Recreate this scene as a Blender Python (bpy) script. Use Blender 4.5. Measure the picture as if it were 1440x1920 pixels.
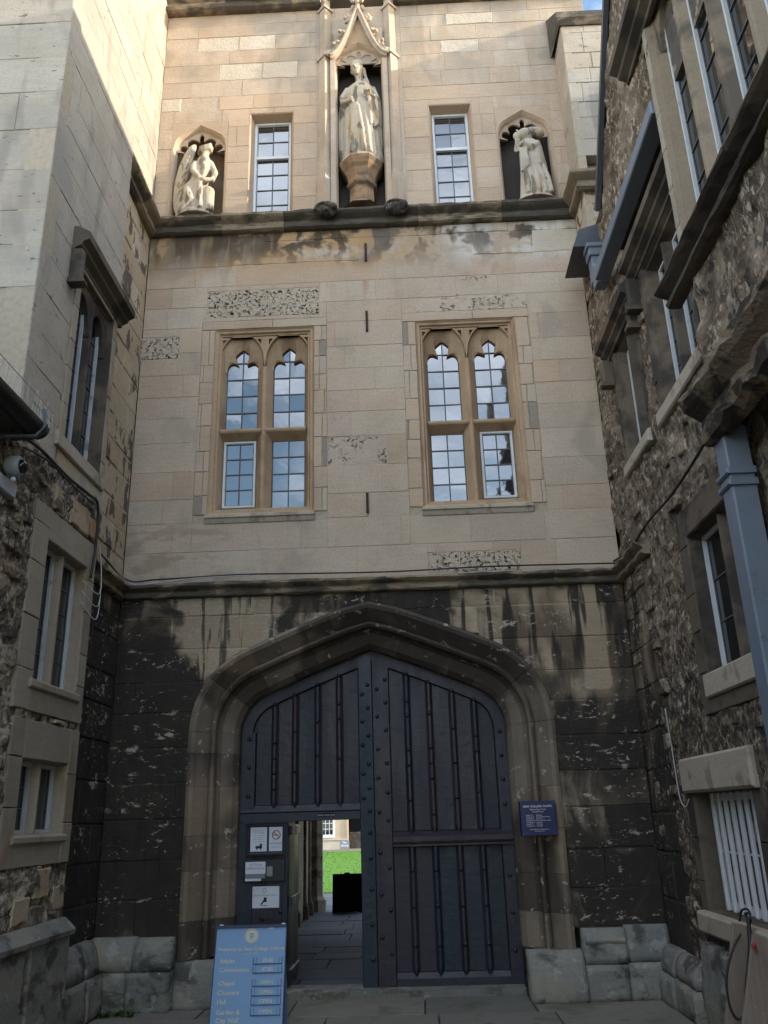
import bpy, bmesh, math, random
from mathutils import Vector, Matrix, noise
R=math.radians
random.seed(7)
for o in list(bpy.data.objects): bpy.data.objects.remove(o)
SC=bpy.context.scene; COL=SC.collection
# ------------------------------------------------------------------ camera, sky, sun, exposure
cam=bpy.data.objects.new('camera',bpy.data.cameras.new('camera')); COL.objects.link(cam); SC.camera=cam
cam.data.sensor_fit='HORIZONTAL'; cam.data.sensor_width=36.0; cam.data.lens=39.3; cam.data.clip_end=2000; cam.data.clip_start=.05
cam.matrix_world=Matrix(((0.998969,0.038406,0.024203,0.4387),(0.035863,-0.340794,-0.939454,-9.0),(-0.027833,0.939353,-0.341820,1.65),(0,0,0,1)))
SUN_EL,SUN_AZ=R(12.8),R(8)          # azimuth measured from +X towards the lane (-Y)
W=bpy.data.worlds.new('World'); SC.world=W; W.use_nodes=True
def build_world():
    t=W.node_tree; n=t.nodes; l=t.links; n.clear()
    out=n.new('ShaderNodeOutputWorld'); bg=n.new('ShaderNodeBackground'); sky=n.new('ShaderNodeTexSky')
    sky.sky_type='NISHITA'; sky.sun_disc=False; sky.sun_elevation=SUN_EL; sky.sun_rotation=R(90)+SUN_AZ; sky.air_density=1.0; sky.dust_density=.6; sky.ozone_density=1.2
    tc=n.new('ShaderNodeTexCoord'); mp=n.new('ShaderNodeMapping'); mp.inputs['Scale'].default_value=(1.0,1.0,1.9); mp.inputs['Location'].default_value=(5.3,1.7,.9)
    l.new(tc.outputs['Generated'],mp.inputs['Vector'])
    no=n.new('ShaderNodeTexNoise'); no.inputs['Scale'].default_value=2.3; no.inputs['Detail'].default_value=8; no.inputs['Roughness'].default_value=.56; no.inputs['Distortion'].default_value=.35
    l.new(mp.outputs['Vector'],no.inputs['Vector'])
    rp=n.new('ShaderNodeValToRGB'); rp.color_ramp.elements[0].position=.41; rp.color_ramp.elements[1].position=.76
    l.new(no.outputs['Fac'],rp.inputs['Fac'])
    mx=n.new('ShaderNodeMix'); mx.data_type='RGBA'; l.new(rp.outputs['Color'],mx.inputs['Factor']); l.new(sky.outputs['Color'],mx.inputs['A']); mx.inputs['B'].default_value=(8.2,8.7,9.6,1)
    l.new(mx.outputs['Result'],bg.inputs['Color']); bg.inputs['Strength'].default_value=.15; l.new(bg.outputs['Background'],out.inputs['Surface'])
build_world()
sl=bpy.data.lights.new('sun','SUN'); sl.energy=2.0; sl.angle=R(.5); sl.color=(1.0,.88,.70)
sun=bpy.data.objects.new('sun',sl); COL.objects.link(sun)
sdir=Vector((math.cos(SUN_EL)*math.cos(SUN_AZ),-math.cos(SUN_EL)*math.sin(SUN_AZ),math.sin(SUN_EL)))
sun.rotation_euler=sdir.to_track_quat('Z','Y').to_euler(); sun.location=(20,-8,20)
vs=SC.view_settings; vs.view_transform='Standard'; vs.look='None'; vs.exposure=1.78; vs.gamma=1.0; vs.use_curve_mapping=False
SC.cycles.max_bounces=5; SC.cycles.diffuse_bounces=2; SC.cycles.glossy_bounces=2; SC.cycles.transmission_bounces=2
SC.render.resolution_x=768; SC.render.resolution_y=1024
# ------------------------------------------------------------------ material helpers
class NT:
    def __init__(s,name):
        s.m=bpy.data.materials.new(name); s.m.use_nodes=True; s.t=s.m.node_tree; s.n=s.t.nodes; s.l=s.t.links; s.n.clear()
        s.out=s.n.new('ShaderNodeOutputMaterial'); s.p=s.n.new('ShaderNodeBsdfPrincipled'); s.l.new(s.p.outputs[0],s.out.inputs[0])
        s.geo=s.n.new('ShaderNodeNewGeometry'); s.P=s.geo.outputs['Position']; s.rnd=s.n.new('ShaderNodeObjectInfo').outputs['Random']; s._x=None
    def set(s,sock,v):
        if isinstance(v,bpy.types.NodeSocket): s.l.new(v,sock)
        elif isinstance(v,(tuple,list)) and sock.type=='RGBA' and len(v)==3: sock.default_value=(*v,1)
        else: sock.default_value=v
    def xyz(s):
        if not s._x:
            q=s.n.new('ShaderNodeSeparateXYZ'); s.l.new(s.P,q.inputs[0]); s._x=q.outputs
        return s._x
    def scale(s,v,sc,loc=(0,0,0)):
        q=s.n.new('ShaderNodeMapping'); s.l.new(v,q.inputs[0]); q.inputs['Scale'].default_value=sc; q.inputs['Location'].default_value=loc; return q.outputs[0]
    def noise(s,v,sc=1,det=4,ro=.55,dist=0):
        q=s.n.new('ShaderNodeTexNoise'); s.l.new(v,q.inputs['Vector']); q.inputs['Scale'].default_value=sc; q.inputs['Detail'].default_value=det; q.inputs['Roughness'].default_value=ro; q.inputs['Distortion'].default_value=dist; return q.outputs['Fac']
    def voro(s,v,sc,feat='F1'):
        q=s.n.new('ShaderNodeTexVoronoi'); q.feature=feat; s.l.new(v,q.inputs['Vector']); q.inputs['Scale'].default_value=sc; return q.outputs['Distance']
    def math(s,op,a,b=0.,c=None,clamp=False):
        q=s.n.new('ShaderNodeMath'); q.operation=op; q.use_clamp=clamp; s.set(q.inputs[0],a); s.set(q.inputs[1],b)
        if c is not None: s.set(q.inputs[2],c)
        return q.outputs[0]
    def ss(s,v,a,b,lo=0.,hi=1.):
        if a>b: a,b,lo,hi=b,a,hi,lo
        q=s.n.new('ShaderNodeMapRange'); q.interpolation_type='SMOOTHSTEP'; s.set(q.inputs[0],v)
        for i,x in enumerate((a,b,lo,hi)): q.inputs[i+1].default_value=x
        return q.outputs[0]
    def mix(s,f,a,b,mode='MIX'):
        q=s.n.new('ShaderNodeMix'); q.data_type='RGBA'; q.blend_type=mode; s.set(q.inputs['Factor'],f); s.set(q.inputs['A'],a); s.set(q.inputs['B'],b); return q.outputs['Result']
    def ramp(s,f,cols,interp='LINEAR'):
        q=s.n.new('ShaderNodeValToRGB'); s.l.new(f,q.inputs[0]); r=q.color_ramp; r.interpolation=interp
        k=len(cols)
        while len(r.elements)<k: r.elements.new(.5)
        for i,c in enumerate(cols):
            r.elements[i].position=i/(k-1) if interp=='LINEAR' else i/k; r.elements[i].color=(*c,1)
        return q.outputs[0]
    def wxyz(s):
        if not getattr(s,'_w',None):
            q=s.n.new('ShaderNodeTexNoise'); s.l.new(s.P,q.inputs['Vector']); q.inputs['Scale'].default_value=2.6; q.inputs['Detail'].default_value=3; q.inputs['Roughness'].default_value=.6
            d=s.n.new('ShaderNodeVectorMath'); d.operation='MULTIPLY_ADD'; s.l.new(q.outputs['Color'],d.inputs[0]); d.inputs[1].default_value=(.8,.8,.8); d.inputs[2].default_value=(-.4,-.4,-.4)
            e=s.n.new('ShaderNodeVectorMath'); e.operation='ADD'; s.l.new(s.P,e.inputs[0]); s.l.new(d.outputs[0],e.inputs[1]); x=s.n.new('ShaderNodeSeparateXYZ'); s.l.new(e.outputs[0],x.inputs[0]); s._w=x.outputs
        return s._w
    def mask(s,ms):
        f=None
        for ax,a,b in ms:
            g=s.ss((s.wxyz() if ax.isupper() else s.xyz())['xyz'.index(ax.lower())],a,b); f=g if f is None else s.math('MULTIPLY',f,g)
        return f
    def bump(s,h,strength,dist,prev=None):
        q=s.n.new('ShaderNodeBump'); q.inputs['Strength'].default_value=strength; q.inputs['Distance'].default_value=dist; s.l.new(h,q.inputs['Height'])
        if prev: s.l.new(prev,q.inputs['Normal'])
        return q.outputs[0]
    def fin(s,col,rough=.9,nrm=None,spec=.3,metal=0.):
        s.set(s.p.inputs['Base Color'],col); s.set(s.p.inputs['Roughness'],rough); s.p.inputs['Specular IOR Level'].default_value=spec; s.p.inputs['Metallic'].default_value=metal
        if nrm: s.l.new(nrm,s.p.inputs['Normal'])
        return s.m
def stone_mat(name,pal,layers=(),bump=.35,grain=.5,rough=.92,interp='LINEAR',pits=0.,pitcol=(.03,.027,.024),bed=.5):
    n=NT(name); col=n.ramp(n.rnd,pal,interp)
    a=n.noise(n.P,1.3,3,.6); col=n.mix(1.0,col,n.ramp(a,[(.55,.53,.50),(.86,.85,.83),(1.0,1.0,1.0),(1.14,1.11,1.06)]),'MULTIPLY')
    g=n.noise(n.P,38,3,.7); col=n.mix(grain,col,n.ramp(g,[(.35,.33,.31),(1,1,1),(1.35,1.33,1.28)]),'MULTIPLY')
    b=n.noise(n.scale(n.P,(4,4,34)),1.,2,.6); col=n.mix(bed,col,n.ramp(b,[(.72,.69,.64),(1,1,1),(1.18,1.16,1.12)]),'MULTIPLY')
    for L in layers:
        nz=n.noise(n.scale(n.P,L['s'],L.get('loc',(0,0,0))),1.,L.get('det',3),L.get('ro',.62),L.get('dist',.3))
        if L.get('rs'): nz=n.math('ADD',nz,n.math('MULTIPLY',n.math('SUBTRACT',n.rnd,.5),L['rs']))
        for (sgn,ms) in L.get('bias',()): nz=n.math('ADD',nz,n.math('MULTIPLY',n.mask(ms),sgn))
        f=n.ss(nz,L['t'][0],L['t'][1],0,L.get('k',1.))
        if L.get('m'): f=n.math('MULTIPLY',f,n.mask(L['m']))
        if L.get('n2'):
            s2,t2=L['n2']; f=n.math('MULTIPLY',f,n.ss(n.noise(n.scale(n.P,s2),1.,4),t2[0],t2[1]))
        c=L['c']
        if len(c)==2: c=n.mix(n.noise(n.P,5,4),c[0],c[1])
        col=n.mix(f,col,c)
    nr=None
    if pits>0:
        v=n.noise(n.P,23,5,.75,.6); cl=n.noise(n.P,3.1,3); f=n.math('MULTIPLY',n.ss(v,.53,.60),n.ss(cl,.60-pits*.25,.68-pits*.25)); col=n.mix(f,col,pitcol)
        nr=n.bump(n.math('SUBTRACT',1.,f),.8,.02)
    m2=n.noise(n.P,9,3,.65); h=n.math('ADD',n.math('MULTIPLY',g,.5),m2); nr=n.bump(h,bump,.02,nr)
    return n.fin(col,rough,nr,.25)
def flat_mat(name,col,rough=.6,var=.15,spec=.4,metal=0.,scale=12,bump=.1,dirt=None):
    n=NT(name); a=n.noise(n.P,scale,5,.6); c=n.mix(1.,col,n.ramp(a,[(1-var*2,)*3,(1,)*3,(1+var,)*3]),'MULTIPLY')
    if dirt: c=n.mix(n.ss(n.noise(n.P,dirt[1],6,.65),dirt[2],dirt[3]),c,dirt[0])
    return n.fin(c,rough,n.bump(n.noise(n.P,scale*3,5,.6),bump,.01),spec,metal)
CREAM=[(.525,.415,.325),(.545,.45,.345),(.485,.395,.31),(.55,.46,.37),(.535,.41,.305),(.50,.40,.315)]
PEACH=[(.52,.395,.29),(.55,.43,.32),(.49,.37,.27),(.56,.42,.30),(.53,.43,.33)]
SOOT=(.020,.0185,.017); BROWN=(.085,.062,.043)
understring=[dict(c=((.42,.24,.10),(.50,.33,.17)),s=(1.6,1,2.2),t=(.40,.52),k=.85,m=[('z',8.15,8.55),('z',8.90,8.86),('x',1.3,.2)]),
 dict(c=((.62,.60,.56),(.66,.62,.55)),s=(1.8,1,2.4),t=(.40,.52),k=.85,m=[('z',8.1,8.5),('z',8.90,8.86),('x',.9,1.5)]),
 dict(c=((.04,.035,.03),(.10,.075,.05)),s=(2.4,1,2.0),t=(.47,.55),k=.92,m=[('z',8.15,8.7),('z',8.90,8.86)],bias=[(.16,[('x',-1.5,-2.4)]),(-.10,[('x',1.0,1.8)])],rs=.1)]
facade_layers=understring+[dict(c=(.30,.27,.22),s=(.8,.8,.9),t=(.46,.60),k=.7,m=[('z',11.2,11.9)]),
 dict(c=(.33,.26,.19),s=(2.2,1,6),t=(.50,.60),k=.75,m=[('z',5.2,4.6),('x',-1.2,-1.9)]),
 dict(c=(.36,.16,.06),s=(9,1,1.2),t=(.40,.55),k=.75,m=[('z',7.5,8.35),('z',8.5,8.38),('x',.0,.05),('x',.16,.10)]),
 dict(c=(.40,.30,.20),s=(3,1,.6),t=(.50,.62),k=.45,m=[('z',7.2,8.4)]),
 dict(c=(.27,.24,.20),s=(1.6,1.6,1.0),t=(.54,.68),k=.40)]
M={}
M['lime']=stone_mat('limestone_ashlar',CREAM,facade_layers,bump=.30,grain=.55,pits=.0)
M['peach']=stone_mat('peach_limestone',PEACH,understring,bump=.22,grain=.4)
M['frame']=stone_mat('dressed_window_stone',[(.47,.325,.205),(.49,.35,.23),(.43,.30,.19)],[dict(c=(.20,.12,.07),s=(3,3,1.2),t=(.52,.70),k=.55)],bump=.18,grain=.35)
M['pitted']=stone_mat('pitted_limestone',[(.57,.475,.37),(.53,.44,.34)],[],bump=.8,pits=1.2)
M['lightpit']=stone_mat('lightly_pitted_limestone',[(.53,.435,.34),(.55,.45,.355)],[],bump=.6,pits=.45,pitcol=(.12,.10,.085))
M['grey']=stone_mat('grey_patch_mortar',[(.30,.26,.22),(.34,.29,.24)],[],bump=.3)
M['white']=stone_mat('pale_flaking_limestone',[(.60,.53,.43),(.57,.50,.405)],[],bump=.6)
M['mortar']=flat_mat('lime_mortar',(.43,.36,.27),.95,.2,.2,scale=20,bump=.4)
M['mortar_dark']=flat_mat('sooty_mortar',(.11,.095,.08),.95,.35,.2,scale=9,bump=.6,dirt=((.36,.31,.24),4.,.52,.62))
PALE=[(-.24,[('X',-2.25,-1.9),('X',-.75,-1.1),('Z',2.95,3.35)]),(-.15,[('X',.65,1.0),('X',2.4,2.1),('Z',3.05,3.4)]),(-.4,[('x',2.26,2.32),('x',2.58,2.51),('z',2.84,2.93)]),(-.10,[('Z',1.0,.6)])]
lower_layers=[dict(c=((.075,.055,.039),(.16,.12,.082)),s=(1.3,1.3,.8),t=(.34,.54),k=.88,rs=.10,bias=PALE),
 dict(c=(SOOT,(.05,.042,.035)),s=(1.0,1.0,.6),t=(.37,.54),k=.96,rs=.08,dist=.9,det=6,bias=PALE+[(.16,[('X',-1.6,-2.1),('Z',3.8,3.3)]),(.10,[('X',.1,.5),('X',1.2,.8)]),(.10,[('X',1.8,2.1),('Z',2.9,2.5)])]),
 dict(c=(SOOT,(.05,.042,.035)),s=(5.5,2,.55),t=(.50,.57),k=.93,m=[('z',2.9,3.3),('x',-.9,-.5)],dist=.15),
 dict(c=(SOOT,(.05,.042,.035)),s=(8,4,.8),t=(.54,.61),k=.8,m=[('x',-.5,-.9)],dist=.15),
 dict(c=((.50,.44,.35),(.36,.31,.245)),s=(4.5,4.5,11),t=(.565,.60),k=.92,det=7,ro=.74,n2=((1.1,1.1,4.0),(.52,.57))),
 dict(c=((.52,.46,.37),(.40,.35,.28)),s=(15,15,24),t=(.60,.63),k=.9,det=4,ro=.7,n2=((2.0,2.0,2.6),(.50,.60)))]
LOW=[(.40,.33,.24),(.46,.37,.26),(.34,.27,.19),(.43,.33,.22)]
M['sooty']=stone_mat('soot_blackened_limestone',LOW,lower_layers,bump=.75,grain=.5)
M['arch']=stone_mat('weathered_arch_stone',[(.25,.20,.15),(.21,.175,.14),(.31,.235,.165),(.24,.20,.165)],[dict(c=((.05,.042,.036),(.10,.08,.065)),s=(1.3,1.3,.8),t=(.36,.58),k=.92,rs=.28,bias=[(.18,[('x',-.9,-.3),('z',2.8,3.1)]),(-.10,[('z',2.3,1.8)]),(-.22,[('x',-.7,-.85),('z',3.1,3.25)])]),dict(c=((.50,.44,.36),(.42,.37,.3)),s=(8,8,11),t=(.63,.68),k=.8)],bump=.4,grain=.4)
M['plinth']=stone_mat('rendered_plinth_stone',[(.225,.225,.205),(.27,.265,.235),(.20,.205,.19)],[dict(c=(.33,.29,.22),s=(2,2,3),t=(.50,.60),k=.5),dict(c=(.075,.07,.06),s=(2.8,2.8,4),t=(.50,.62),k=.85,det=6),dict(c=(.36,.36,.33),s=(5,5,7),t=(.58,.64),k=.6),dict(c=(.17,.18,.11),s=(3,3,5),t=(.50,.64),k=.5,m=[('z',.22,.0)])],bump=.6)
M['string']=stone_mat('weathered_string_stone',[(.30,.24,.17),(.36,.28,.19),(.25,.21,.16)],[dict(c=((.05,.045,.04),(.11,.095,.075)),s=(2.0,2.0,5),t=(.42,.58),k=.93,rs=.25),dict(c=(.10,.11,.06),s=(5,5,8),t=(.56,.66),k=.45)],bump=.6)
M['ashlar']=stone_mat('pale_ashlar',[(.455,.40,.32),(.48,.425,.345),(.44,.38,.305),(.475,.42,.345),(.445,.395,.32)],[dict(c=(.32,.29,.25),s=(.8,.8,1.3),t=(.44,.62),k=.7),dict(c=(.24,.21,.18),s=(2.4,2.4,.7),t=(.54,.66),k=.55),dict(c=(.09,.08,.07),s=(7,7,22),t=(.655,.69),k=.7),dict(c=(.42,.28,.16),s=(2,2,.8),t=(.60,.70),k=.5,m=[('z',6.6,6.2)])],bump=.32,grain=.4)
M['quoin']=stone_mat('weathered_quoin',[(.50,.41,.29),(.46,.35,.23),(.54,.46,.35)],[dict(c=((.05,.042,.036),(.14,.11,.08)),s=(5,5,3),t=(.54,.59),k=.9,rs=.12),dict(c=(.34,.18,.08),s=(2.2,2.2,1.5),t=(.52,.64),k=.6,m=[('z',5.0,4.5)])],bump=.6)
M['rubbleL']=stone_mat('eroded_rubble',[(.40,.34,.26),(.44,.37,.28),(.32,.27,.21),(.24,.21,.17)],[dict(c=((.028,.025,.022),(.10,.085,.07)),s=(8,9,8),t=(.44,.57),k=.92,det=7,ro=.78,dist=.25,bias=[(.05,[('z',2.6,3.4)])]),dict(c=(.33,.23,.14),s=(1.5,1.5,1.5),t=(.56,.66),k=.5),dict(c=((.50,.44,.35),(.42,.37,.29)),s=(17,21,14),t=(.545,.61),k=.85,det=5,ro=.7,n2=((2.,2.,2.),(.36,.54)))],bump=.8,grain=.6)
M['rubbleR']=stone_mat('eroded_brown_rubble',[(.33,.26,.18),(.37,.29,.20),(.27,.21,.15),(.22,.17,.125)],[dict(c=((.07,.048,.032),(.13,.09,.06)),s=(1.1,1.6,1.3),t=(.42,.60),k=.85,dist=.6),dict(c=((.025,.022,.02),(.07,.06,.05)),s=(7,8,6.5),t=(.48,.60),k=.92,det=7,ro=.78,dist=.15,bias=[(.06,[('z',3.4,2.6)]),(-.05,[('z',5.0,7.0)])]),dict(c=((.46,.39,.29),(.38,.32,.24)),s=(17,22,11),t=(.53,.60),k=.88,det=5,ro=.7,dist=.1,n2=((2.2,2.2,2.2),(.34,.50)))],bump=.8,grain=.6)
M['darkframe']=stone_mat('dark_window_stone',[(.16,.125,.09),(.12,.10,.08),(.20,.15,.10)],[dict(c=(.04,.036,.034),s=(2,2,2),t=(.45,.6),k=.8,rs=.2)],bump=.3)
M['bayframe']=stone_mat('brown_bay_stone',[(.26,.205,.15),(.30,.24,.175),(.22,.175,.13)],[dict(c=(.07,.06,.05),s=(2,2,2),t=(.52,.66),k=.7,rs=.2)],bump=.3)
M['corbel']=stone_mat('eroded_corbel_stone',[(.27,.205,.14),(.22,.17,.12)],[dict(c=((.02,.018,.016),(.06,.05,.04)),s=(3,3,5),t=(.44,.56),k=.95)],bump=.9)
M['palesill']=stone_mat('pale_sill_stone',[(.44,.38,.30),(.48,.42,.33)],[dict(c=(.2,.15,.1),s=(4,4,3),t=(.55,.66),k=.6)],bump=.3)
M['newstone']=stone_mat('clean_surround_stone',[(.36,.31,.245),(.40,.345,.27),(.33,.28,.22)],[dict(c=(.27,.17,.09),s=(3,3,1.3),t=(.54,.66),k=.6)],bump=.2,grain=.35)
M['statue']=stone_mat('statue_stone',[(.52,.455,.365),(.52,.455,.365)],[dict(c=(.13,.10,.075),s=(7,7,2.2),t=(.53,.62),k=.85),dict(c=(.50,.36,.20),s=(4,4,1.5),t=(.54,.66),k=.5)],bump=.3,grain=.3)
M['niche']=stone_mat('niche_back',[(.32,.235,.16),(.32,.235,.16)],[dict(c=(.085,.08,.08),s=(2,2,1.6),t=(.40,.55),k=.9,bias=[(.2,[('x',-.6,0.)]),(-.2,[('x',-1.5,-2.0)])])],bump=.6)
M['carved']=stone_mat('black_carved_stone',[(.10,.085,.07),(.14,.115,.09)],[dict(c=(.03,.028,.026),s=(6,6,6),t=(.45,.6),k=.8)],bump=.7)
M['pedestal']=stone_mat('brown_pedestal_stone',[(.36,.235,.14),(.36,.235,.14)],[dict(c=(.12,.09,.07),s=(3,3,5),t=(.45,.6),k=.7)],bump=.3)
M['curtain']=flat_mat('beige_blind',(.30,.265,.22),.9,.15,.2)
M['iron']=flat_mat('rusty_iron',(.045,.03,.024),.8,.3,.3)
def door_mat():
    n=NT('blue_black_door_paint'); a=n.noise(n.scale(n.P,(6,6,1.2)),1,5); c=n.ramp(n.rnd,[(.019,.024,.036),(.040,.027,.036),(.016,.026,.042),(.034,.026,.037),(.022,.030,.044)])
    c=n.mix(1.,c,n.ramp(a,[(.6,.6,.6),(1,1,1),(1.5,1.5,1.55)]),'MULTIPLY')
    sc=n.noise(n.scale(n.P,(40,20,3)),1,6,.7); c=n.mix(n.ss(sc,.66,.74,0,.5),c,(.10,.095,.095))
    g=n.noise(n.scale(n.P,(60,30,2.2)),1,5,.6); lump=n.noise(n.scale(n.P,(9,9,14)),1,4)
    return n.fin(c,n.ss(a,.3,.7,.36,.58),n.bump(lump,.35,.02,n.bump(g,.35,.008)),.45)
M['door']=door_mat()
M['stud']=flat_mat('painted_iron_stud',(.018,.018,.022),.45,.2,.5)
def glass_mat(name,ior,base,rough=.03):
    n=NT(name); m=n.fin(base,rough,n.bump(n.noise(n.P,4.5,2,.5),.05,.02),.5); n.p.inputs['IOR'].default_value=ior; return m
M['glass']=glass_mat('leaded_glass',2.9,(.012,.016,.02))
M['glassdark']=glass_mat('dim_glass',1.6,(.012,.013,.014))
M['lead']=flat_mat('lead_came',(.10,.105,.11),.6,.2,.4)
M['paint']=flat_mat('white_window_paint',(.66,.68,.69),.5,.06,.4,dirt=((.45,.43,.38),6.,.62,.75))
M['paintgrey']=flat_mat('weathered_white_paint',(.55,.57,.58),.55,.1,.4,dirt=((.30,.27,.22),5.,.58,.72))
M['greypipe']=flat_mat('blue_grey_painted_iron',(.16,.19,.235),.45,.1,.45,dirt=((.07,.07,.08),3.,.58,.74))
M['leadroof']=flat_mat('dark_lead_sheet',(.06,.066,.078),.5,.25,.5)
M['blackpvc']=flat_mat('black_gutter_plastic',(.017,.018,.02),.38,.15,.5)
M['wire']=flat_mat('black_cable',(.02,.02,.021),.5,.2,.4)
M['wirelight']=flat_mat('grey_cable',(.42,.42,.41),.5,.1,.4)
M['steel']=flat_mat('steel_wire',(.25,.25,.25),.4,.1,.5,metal=.7)
M['signblue']=flat_mat('light_blue_sign_paint',(.21,.36,.58),.45,.06,.45,scale=3)
M['signedge']=flat_mat('dark_blue_sign_edge',(.03,.05,.10),.5,.1,.4)
M['gold']=flat_mat('cream_lettering',(.66,.63,.46),.6,.05,.3)
M['navy']=flat_mat('navy_enamel',(.006,.012,.085),.32,.12,.5)
M['whitetext']=flat_mat('white_lettering',(.75,.75,.75),.6,.05,.3)
M['paper']=flat_mat('white_paper',(.70,.73,.80),.6,.03,.3)
M['ink']=flat_mat('grey_ink',(.22,.24,.28),.7,.05,.2)
M['inkdark']=flat_mat('black_ink',(.03,.03,.04),.7,.05,.2)
M['red']=flat_mat('red_ink',(.35,.04,.04),.6,.05,.2)
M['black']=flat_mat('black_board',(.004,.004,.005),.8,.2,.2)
M['wood']=None
def wood_mat():
    n=NT('weathered_board'); a=n.noise(n.scale(n.P,(30,30,2)),1,6,.65); c=n.ramp(a,[(.13,.10,.075),(.24,.19,.15),(.33,.27,.215)])
    c=n.mix(n.ss(n.noise(n.P,18,4),.68,.72),c,(.5,.5,.48)); return n.fin(c,.8,n.bump(a,.4,.01),.3)
M['wood']=wood_mat()
M['pave']=stone_mat('york_paving',[(.20,.185,.16),(.24,.22,.185),(.17,.165,.15)],[dict(c=(.10,.11,.06),s=(1.6,1.6,1.6),t=(.55,.68),k=.6),dict(c=(.09,.085,.075),s=(4,4,4),t=(.6,.72),k=.6)],bump=.3)
M['flag']=stone_mat('passage_flagstone',[(.075,.095,.125),(.095,.115,.15),(.065,.08,.105)],[],bump=.25,rough=.8)  # blue tint puts the passage's cool light into the stone colour
M['earth']=flat_mat('joint_earth',(.06,.058,.045),.95,.3,.2,bump=.5)
def grass_mat():
    n=NT('lawn_grass'); a=n.noise(n.P,9,6,.7); b=n.noise(n.P,.8,3); c=n.ramp(a,[(.045,.12,.012),(.085,.20,.02),(.13,.27,.035)]); c=n.mix(.5,c,n.ramp(b,[(.8,.8,.8),(1.15,1.15,1.1)]),'MULTIPLY'); return n.fin(c,.9,n.bump(a,.6,.03),.2)
M['grass']=grass_mat()
M['leaf']=flat_mat('weed_leaf',(.05,.085,.025),.7,.3,.3)
M['slate']=flat_mat('stone_slate',(.12,.11,.095),.85,.3,.3,bump=.4)
M['dome']=flat_mat('grey_camera_housing',(.40,.43,.46),.4,.05,.5)
# ------------------------------------------------------------------ geometry helpers
def link(o,parent=None):
    COL.objects.link(o)
    if parent is not None: o.parent=parent
    return o
def mk(name,v,f,mat,parent=None,smooth=False):
    me=bpy.data.meshes.new(name); me.from_pydata([tuple(p) for p in v],[],f); me.update()
    if smooth: me.polygons.foreach_set('use_smooth',[True]*len(me.polygons))
    if mat: me.materials.append(M[mat] if isinstance(mat,str) else mat)
    return link(bpy.data.objects.new(name,me),parent)
def tag(o,label,cat,group=None):
    o['label']=label; o['category']=cat
    if group: o['group']=group
    return o
def empty(name,loc,label,cat,group=None):
    o=bpy.data.objects.new(name,None); COL.objects.link(o); o.location=(0,0,0); o.empty_display_size=.1
    return tag(o,label,cat,group)
def struct(o): o['kind']='structure'; return o
class Frame:
    def __init__(s,o,u,w): s.o=Vector(o); s.u=Vector(u); s.w=Vector(w); s.v=Vector((0,0,1))
    def __call__(s,u,v,w=0.): return s.o+s.u*u+s.v*v+s.w*w
FF=Frame((0,0,0),(1,0,0),(0,-1,0))
def FY(y): return Frame((0,y,0),(1,0,0),(0,-1,0))
def FL(x): return Frame((x,0,0),(0,1,0),(1,0,0))       # u = y
def FR(x): return Frame((x,0,0),(0,-1,0),(-1,0,0))     # u = -y
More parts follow.
